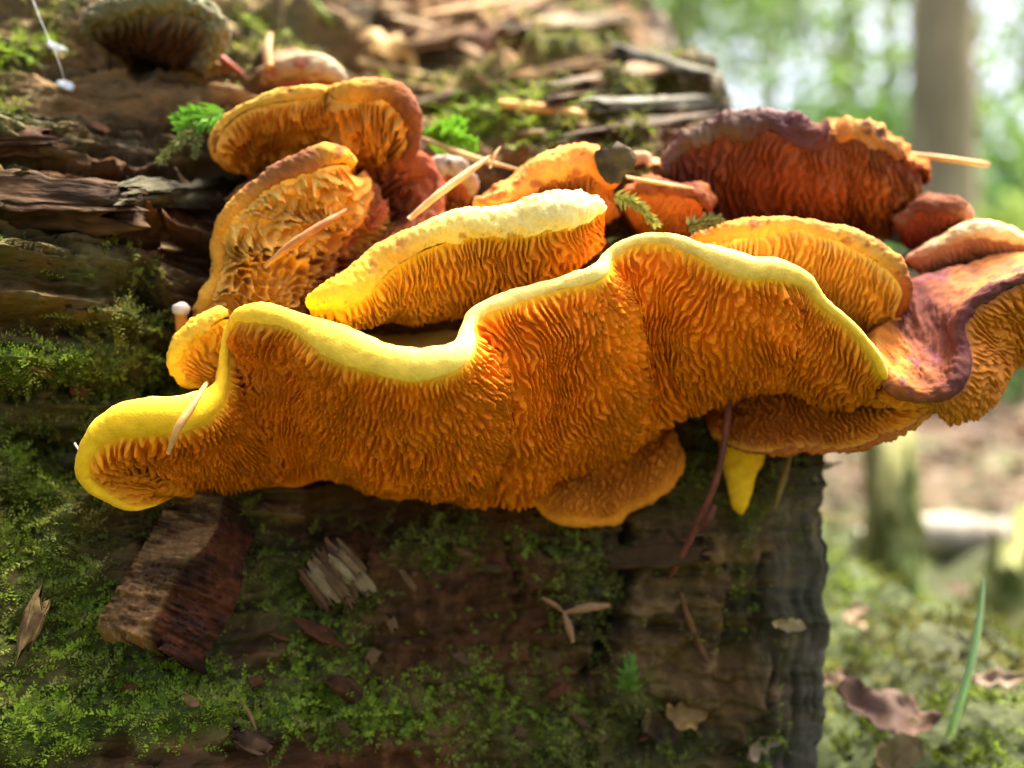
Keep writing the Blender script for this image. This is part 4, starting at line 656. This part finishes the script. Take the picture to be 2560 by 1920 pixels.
def fern_moss(label, pts, wpx, c, seed, n=26):
    p = spline(lay(pts), np.linspace(0, 1, n)); d = nrm(np.gradient(p, axis=0)); r = np.random.default_rng(seed)
    t = thing('moss_shoot', label, 'moss shoot', p[0], 'bright moss shoots on the log'); V, F = tube(p[::4], np.full(len(p[::4]), .018), 5); mesh_obj('stem', V, F, M_MOSS, t, tint=np.array(c) * .6)
    L = wpx / FPX * p[:, 1]; q = []
    for k in range(n):
        for sg in (-1, 1, 0.2):
            a = nrm(np.cross(d[k], np.array([0, 1.0, 0.2])) * sg + d[k] * .9 + .3 * r.standard_normal(3)); w_ = nrm(np.cross(a, np.array([.2, 1, .3]))) * L[k] * .1; l = L[k] * r.uniform(.6, 1.1) * (1 - .5 * k / n)
            q.append([p[k], p[k] + a * l * .4 + w_, p[k] + a * l, p[k] + a * l * .4 - w_])
    q = np.array(q); mesh_obj('leaves', q.reshape(-1, 3), np.arange(len(q) * 4).reshape(-1, 4), M_MOSS, t, tint=np.repeat(np.array(c) * r.uniform(.7, 1.3, (len(q), 1)), 4, 0), smooth=False)
G1 = (.12, .30, .025)
fern_moss('bright green star moss shoot reaching out beside the upper ochre bracket', [(560, 275, 19.9), (510, 300, 19.6), (455, 318, 19.5)], 60, G1, 1)
fern_moss('bright green moss tip above the dull drooping shoot', [(545, 300, 19.8), (490, 285, 19.7), (440, 295, 19.7)], 45, G1, 2)
fern_moss('dull olive moss shoot drooping over the dark ledge', [(500, 315, 19.6), (450, 350, 19.4), (400, 400, 19.4)], 34, (.2, .22, .06), 3)
fern_moss('short olive moss shoot hanging under the bright one', [(490, 320, 19.6), (492, 360, 19.5), (485, 392, 19.5)], 26, (.16, .18, .05), 4)
fern_moss('vivid green moss shoot behind the upper ochre bracket', [(1060, 340, 21.6), (1110, 330, 21.3), (1150, 305, 21.2)], 60, (.14, .34, .025), 5)
fern_moss('vivid green moss shoot bending toward the thin straw needle', [(1090, 350, 21.4), (1140, 345, 21.0), (1180, 365, 20.9)], 60, (.14, .34, .025), 6)
fern_moss('greenish moss thread lying over the rim behind the pale yellow shelf', [(1535, 490, 18.4), (1590, 510, 18.3), (1640, 560, 18.3)], 36, (.2, .22, .05), 7)
fern_moss('dark crumb of moss on the crest of the orange brown bracket', [(1720, 565, 18.6), (1760, 555, 18.5), (1800, 548, 18.5)], 40, (.08, .08, .03), 8)
fern_moss('green moss shoot on the lower log standing upright', [(1575, 1730), (1570, 1690), (1580, 1650)], 50, (.14, .26, .04), 9)

# ------------------------------------------------------------------ forest floor
g_ = np.sinh(np.linspace(-9.2, 9.2, 200)) ; g_ = g_ / g_[-1] * 6000
GX, GY = np.meshgrid(g_ + 15, g_ + 38, indexing='ij')
rad = np.hypot(GX - 15, GY - 38)
FL = fractal(31, 80, 512, .06, 2.4)
GZ = -CAMZ - .4 + (1.0 * FL(GX, GY) + .25 * ISO(GX * .6, GY * .6)) * np.exp(-(rad / 120) ** 2) + .9 * FL(GX * .08, GY * .08) * np.minimum(1, rad / 150)
GZ += 1.6 * np.exp(-(((GX - 11) / 7) ** 2 + ((GY - 31) / 9) ** 2))           # mossy hump beside the log end
GZ += 3.0 * sstep(300, 1500, rad)
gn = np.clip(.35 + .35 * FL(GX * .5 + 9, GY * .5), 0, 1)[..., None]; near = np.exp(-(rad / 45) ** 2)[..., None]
gc = (np.array([.055, .034, .018]) * (1 - gn) + np.array([.13, .08, .042]) * gn) * (1 - near) + near * np.array([.035, .032, .015])  # floor by the log end darkened, shade put into its colour
gm = np.clip(.5 * FL(GX * .2, GY * .2) + .3, 0, .85)[..., None]; gc = gc * (1 - gm) + gm * np.array([.06, .09, .025])
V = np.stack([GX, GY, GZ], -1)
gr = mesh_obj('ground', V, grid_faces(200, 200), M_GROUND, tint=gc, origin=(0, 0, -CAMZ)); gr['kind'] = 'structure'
def gz(x, y):
    k = np.searchsorted(g_ + 15, x).clip(1, 199); j = np.searchsorted(g_ + 38, y).clip(1, 199)
    return np.maximum.reduce([GZ[k, j], GZ[k - 1, j - 1], GZ[k, j - 1], GZ[k - 1, j]])
r = np.random.default_rng(51); N = 9000
mx_ = r.uniform(4, 34, N); my_ = 20 + 48 * r.random(N) ** 1.5; keep = (ISO(mx_ * .5, my_ * .5) + .6 * r.standard_normal(N) > -.5) & ~((mx_ < 6) & (my_ > 21)); mx_, my_ = mx_[keep], my_[keep]; N = len(mx_)
p = np.stack([mx_, my_, gz(mx_, my_) - .05], -1); n = nrm(np.array([0, -.2, 1]) + .25 * r.standard_normal((N, 3)))
lm = np.clip(.45 + .4 * ISO2(mx_ * .4, my_ * .4), 0, 1)[:, None]; c = OLV * (1 - lm) + LIME * lm
dk_ = r.random((N, 1)) < .4; c = np.where(dk_, c * .4, c) * .7  # moss dimmed here too, the floor's shade put into its tint
V, F, cc = sprigs(p, n, .7, 10, .18, c, 52, .9)
tag(mesh_obj('ground_moss', V, F, M_MOSS, tint=cc, smooth=False), 'green moss carpet on the floor beside the log end', 'moss', kind='stuff')
# litter carpet further off: small curled leaf pieces nobody could count
N = 5200; la = r.uniform(-.2, 1.35, N); lr = 40 * np.exp(r.random(N) * 3.2); lx = 10 + lr * np.sin(la); ly = 25 + lr * np.cos(la); sz = np.clip(lr * .016, .9, 6) * r.uniform(.6, 1.4, N)
c = np.stack([lx, ly, gz(lx, ly) + .15 * sz], -1); a = r.standard_normal((N, 3)); a[:, 2] *= .25; a = nrm(a); b = np.cross(a, nrm(np.array([0, 0, 1]) + .5 * r.standard_normal((N, 3)))); b = nrm(b); up_ = np.cross(a, b)
s1 = sz[:, None]; q = np.stack([c - a * s1, c - b * s1 * .5 + up_ * s1 * .2, c + a * s1, c + b * s1 * .5 + up_ * s1 * .2], 1)
cols_ = np.array([(.11, .06, .028), (.17, .10, .05), (.07, .042, .02), (.2, .14, .08)])[r.integers(0, 4, N)]
tag(mesh_obj('leaf_litter', q.reshape(-1, 3), np.arange(N * 4).reshape(-1, 4), M_LEAF, tint=np.repeat(cols_, 4, 0), smooth=False), 'brown leaf litter covering the forest floor', 'litter', kind='stuff')
def gpt(px, py, h=.3):
    """point on the floor seen at a pixel"""
    Y = FPX * (CAMZ - .2) / max(py - 960, 30)
    for _ in range(8):
        x = (px - 1280) / FPX * Y; z = float(gz(np.array([x]), np.array([y_ := Y]))[0]) + h; Y = .5 * Y + .5 * (-z) * FPX / (py - 960)
    return P(px, py, Y)
for i, (x, y, L, wd, yaw, cu, c0, c1, lb) in enumerate([
  (2200, 1800, 2.0, 1.1, -.5, .5, (.40, .24, .15), (.26, .14, .08), 'crumpled brown dead leaf lying on the ground moss'), (2135, 1545, .9, .6, .9, .4, (.55, .40, .24), (.42, .28, .16), 'small pale leaf scrap on the moss near the log corner'), (2305, 1575, 1.0, .4, -.2, .5, (.34, .12, .07), (.24, .08, .05), 'reddish curled leaf bit on the ground moss'),
  (2365, 1530, .9, .35, 1.1, .4, (.5, .28, .17), (.36, .18, .1), 'narrow orange leaf bit standing in the moss'), (2490, 1690, 1.4, .35, .1, .5, (.42, .28, .18), (.3, .2, .12), 'thin dull leaf strip lying by the green blade'), (2240, 1890, 1.0, .6, .6, .4, (.40, .28, .1), (.28, .18, .06), 'yellowish leaf scrap below the crumpled leaf'), (2460, 1650, .8, .5, 2, .4, (.42, .29, .11), (.3, .2, .08), 'small ochre leaf piece beside the green blade'), (2080, 1700, .8, .4, .3, .4, (.33, .21, .12), (.2, .12, .07), 'brown leaf fragment at the foot of the log end'), (2400, 1475, 1.6, .6, -.4, .4, (.3, .16, .1), (.2, .1, .06), 'dark brown leaf leaning in front of the pale mossy stump')]):
    V, F = leaf_mesh(gpt(x, y, .55), L, wd, yaw, (0, -.75, .8), cu, i + 10); tag(mesh_obj('dead_leaf', V, F, M_LEAF, tint=vary(V, c0, c1, 1.2, i) * .6), lb, 'leaf')
# green blade
pa, pb, pc_ = gpt(2378, 1830, .6), P(2432, 1640, 24.0), P(2458, 1470, 24.4)
K = spline(np.array([gpt(2372, 1840, .0), gpt(2378, 1826, .5), P(2432, 1640, pa[1] - .3), P(2455, 1500, pa[1] - .2), P(2458, 1440, pa[1])]), np.linspace(0, 1, 30)); wd = (np.interp(np.linspace(0, 1, 30), [0, .2, .7, 1], [.09, .10, .09, .03]))[:, None]
sdv = np.array([1, .2, .12]); V = np.stack([K - sdv * wd, K + np.array([0, .035, 0]), K + sdv * wd, K + np.array([0, -.02, 0])], 1)
tag(mesh_obj('grass_blade', V, grid_faces(30, 4, cv=True), M_MOSS, tint=(.46, .66, .30)), 'single pale green blade rising from the ground moss', 'grass blade')
# stakes and branch beyond the moss
def stump_mesh(px, py0, py1, wpx, Y, seed, flare=.3, jag=1.2):
    b = P(px, py0, Y); t_ = P(px, py1, Y); h = t_[2] - b[2] + 1.0; b = b - np.array([0, 0, 1.0]); R_ = wpx / 2 / FPX * Y; nl, ns = 40, 36
    s_ = np.linspace(0, 1, nl)[:, None]; th = np.linspace(0, 2 * np.pi, ns, endpoint=False)[None, :]
    rr = R_ * (1 + flare * (1 - s_) ** 3) * (1 + .22 * ISO2(th * 1.2 + seed + 0 * s_, s_ * h * .3) + .05 * FINE(th * .3 + 0 * s_, s_ * h * .2))
    z = s_ * h * (1 + jag * .3 * ISO2(th + seed + 0 * s_, 0 * s_ + 1) * s_)
    V = np.stack([b[0] + rr * np.cos(th), b[1] + rr * np.sin(th), b[2] + z], -1); c = V[-1].mean(0) - np.array([0, 0, .2 * R_])
    V = np.concatenate([V.reshape(-1, 3), c[None]]); k = np.arange(ns); return V, [grid_faces(nl, ns, cv=True, flip=True), np.stack([np.full(ns, nl * ns), (nl - 1) * ns + k, (nl - 1) * ns + (k + 1) % ns], 1)]
YG0, YG1 = (.40, .38, .15), (.12, .16, .045)
V, F = stump_mesh(2225, 1490, 1075, 120, 47, 3); tag(mesh_obj('mossy_stake', V, F, M_CHIP, tint=vary(V, YG0, YG1, .4, 3)), 'pale yellow green mossy stake standing past the log end', 'stake')
V, F = stump_mesh(2540, 1560, 1330, 190, 45, 5); tag(mesh_obj('mossy_stump', V, F, M_CHIP, tint=vary(V, YG0, YG1, .4, 5)), 'low pale mossy stump beyond the green blade', 'stump')
V, F = tube([P(2150, 1365, 60), P(2350, 1335, 60), P(2480, 1345, 61), P(2600, 1340, 63)], [1.0, 1.15, 1.1, 1.0], 16, n=40, rough=.03); tag(mesh_obj('fallen_branch', V, F, M_CHIP, tint=vary(V, (.34, .31, .25), (.2, .17, .13), .4, 6)), 'grey fallen branch lying across the floor behind the stake', 'branch')

# ------------------------------------------------------------------ trees and shrubs behind (metres)
def leaves(cen, rad, n, size, c0, c1, seed, clumps=14):
    r = np.random.default_rng(seed); cl = r.standard_normal((clumps, 3)); cl = cl / np.linalg.norm(cl, axis=1, keepdims=True) * (r.random((clumps, 1)) ** .4) * .8
    k = r.integers(0, clumps, n); p = (cl[k] + .28 * r.standard_normal((n, 3))) * np.array(rad) + np.array(cen)
    a = nrm(r.standard_normal((n, 3))); b = nrm(np.cross(a, r.standard_normal((n, 3)))); s_ = (size * r.uniform(.6, 1.4, n))[:, None]
    q = np.stack([p - a * s_ * .5, p + b * s_ * .3, p + a * s_ * .5, p - b * s_ * .3], 1)
    f_ = r.random((n, 1)) * .6 + .4 * r.random((clumps, 1))[k]; c = np.array(c0) * (1 - f_) + np.array(c1) * f_
    q[..., 2] = np.maximum(q[..., 2], .03)
    return q.reshape(-1, 3), np.arange(n * 4).reshape(-1, 4), np.repeat(c, 4, 0), cl * np.array(rad) + np.array(cen)
def tree(label, x, y, h, r0, crown, rad, n, size, seed, c0=(.05, .12, .025), c1=(.14, .24, .05), bark=((.16, .145, .075), (.30, .265, .15)), group='trees standing behind the log', lean=0.0, name='forest_tree', cat='tree', limbs=6):
    t = thing(name, label, cat, (x, y, 0), group, world=True); r = np.random.default_rng(seed)
    pts = np.array([(x, y, -.05), (x + .1 * lean, y, h * .12), (x + .4 * lean, y + .02, h * .5), (x + lean, y, h)]); rd = np.array([r0 * 1.35, r0 * 1.03, r0 * .85, r0 * .35])
    V, F = tube(pts, rd, 20, n=50, seed=seed, rough=.012); vs = [V]; fs = list(F); off = len(V)
    Vl, Fl, Cl, cl = leaves((x + lean * .8, y, crown), rad, n, size, c0, c1, seed)
    for k in range(limbs):
        z0 = min(cl[k][2] - .1, h * .85) * r.uniform(.6, .9); f_ = z0 / h; c = np.array([x + lean * f_, y, z0]); e = cl[k]
        V, F = tube([c, .5 * (c + e) + np.array([0, 0, -.1 * rad[2]]), e], [r0 * .35, r0 * .2, r0 * .06], 8, n=12); fs += [q + off for q in F]; vs.append(V); off += len(V)
    V = np.concatenate(vs); mesh_obj('trunk', V, fs, M_BARK, t, tint=vary(V * 3, *bark, 1, seed), world=True)
    mesh_obj('crown', Vl, Fl, M_GREEN, t, tint=Cl, smooth=False, world=True); return t
X = lambda px, Y: (px - 1280) / FPX * Y
tree('thick grey brown tree trunk rising behind the fungus', X(2352, 4.0), 4.0, 9, .118, 8.4, (1.1, 1.1, 1.2), 1500, .16, 1, lean=.05)
def shrub(label, px, Y, top, rx, n, size, seed, c0, c1, group=None):
    """bush whose crown reaches photograph height `top` at distance Y"""
    x = X(px, Y); zt = CAMZ / 100 + (960 - top) / FPX * Y
    return tree(label, x, Y, zt * .8, .018, zt * .5, (rx, rx, zt * .55), n, size, seed, c0, c1, group=group, name='shrub', cat='shrub', limbs=8)
GA, GB = (.04, .11, .03), (.11, .22, .05); GC, GD = (.08, .16, .03), (.20, .32, .06)
for i, (px, Y, tp, rx, n, lo, hi, lb) in enumerate([
  (1640, 5.2, 400, .42, 800, GA, GB, 'leafy green shrub showing past the splintered top edge of the log'), (1830, 4.8, 400, .5, 1000, GA, GB, 'broad green shrub above the dark purple edge of the old bracket'), (2030, 5.0, 340, .55, 1100, GA, GB, 'tall green shrub rising behind the orange end of the old bracket'), (2185, 5.6, 360, .5, 1000, GA, GB, 'green shrub close beside the thick trunk on its inner side'),
  (2490, 5.2, 380, .5, 1200, GC, GD, 'light green shrub on the outer side of the thick trunk'), (2680, 4.8, 300, .7, 1300, GA, GB, 'darker shrub beyond the light green one past the thick trunk'), (1440, 5.8, 300, .7, 900, GA, GB, 'green shrub standing straight behind the log'), (2950, 5.5, 260, .8, 1000, GA, GB, 'outermost green shrub past the trunk')]):
    shrub(lb, px, Y, tp, rx, int(n * 1.9), .085, 200 + i, lo, hi)
shrub('low dark green bush close behind the purple mottled bracket', 2370, 2.6, 800, .13, 1200, .045, 240, (.03, .08, .035), (.07, .15, .06), group=None)
shrub('sunlit yellow green bush glowing beside the thick trunk', 2560, 3.6, 500, .16, 700, .06, 241, (.2, .3, .05), (.34, .46, .1), group=None)  # leaf colours lightened, sunlight put into the tint
for i, (px, Y, h, r0, cz, rad, n, lb) in enumerate([
  (1700, 9, 9, .07, 3.3, (1.1, 1.2, 1.1), 500, 'slender tree with loose crown seen over the splintered log top'), (2120, 10, 10, .07, 3.7, (1.5, 1.4, 1.2), 680, 'slender tree with loose crown seen over the old purple bracket'), (2640, 8.5, 9, .09, 3.0, (1.1, 1.2, 1.3), 420, 'slender light green tree beyond the outer side of the thick trunk'), (1930, 14, 12, .09, 5.6, (1.6, 1.8, 1.4), 680, 'farthest thin tree with sparse crown between two slender ones'),
  (2230, 7.5, 5, .04, 1.7, (.8, .7, .8), 640, 'young tree with fine light leaves right beside the thick trunk'), (2420, 14, 12, .09, 5.4, (1.8, 1.8, 1.8), 480, 'far thin tree whose crown shows round the thick trunk'), (1350, 9.5, 10, .11, 3.6, (1.5, 1.5, 1.6), 1200, 'slender tree standing straight behind the log'), (3100, 9, 10, .12, 3.6, (2, 2, 2), 1400, 'slender tree outermost past the thick trunk')]):
    tree(lb, X(px, Y), Y, h, r0, cz, rad, int(n * 2.4), .12, 300 + i, GC, GD)
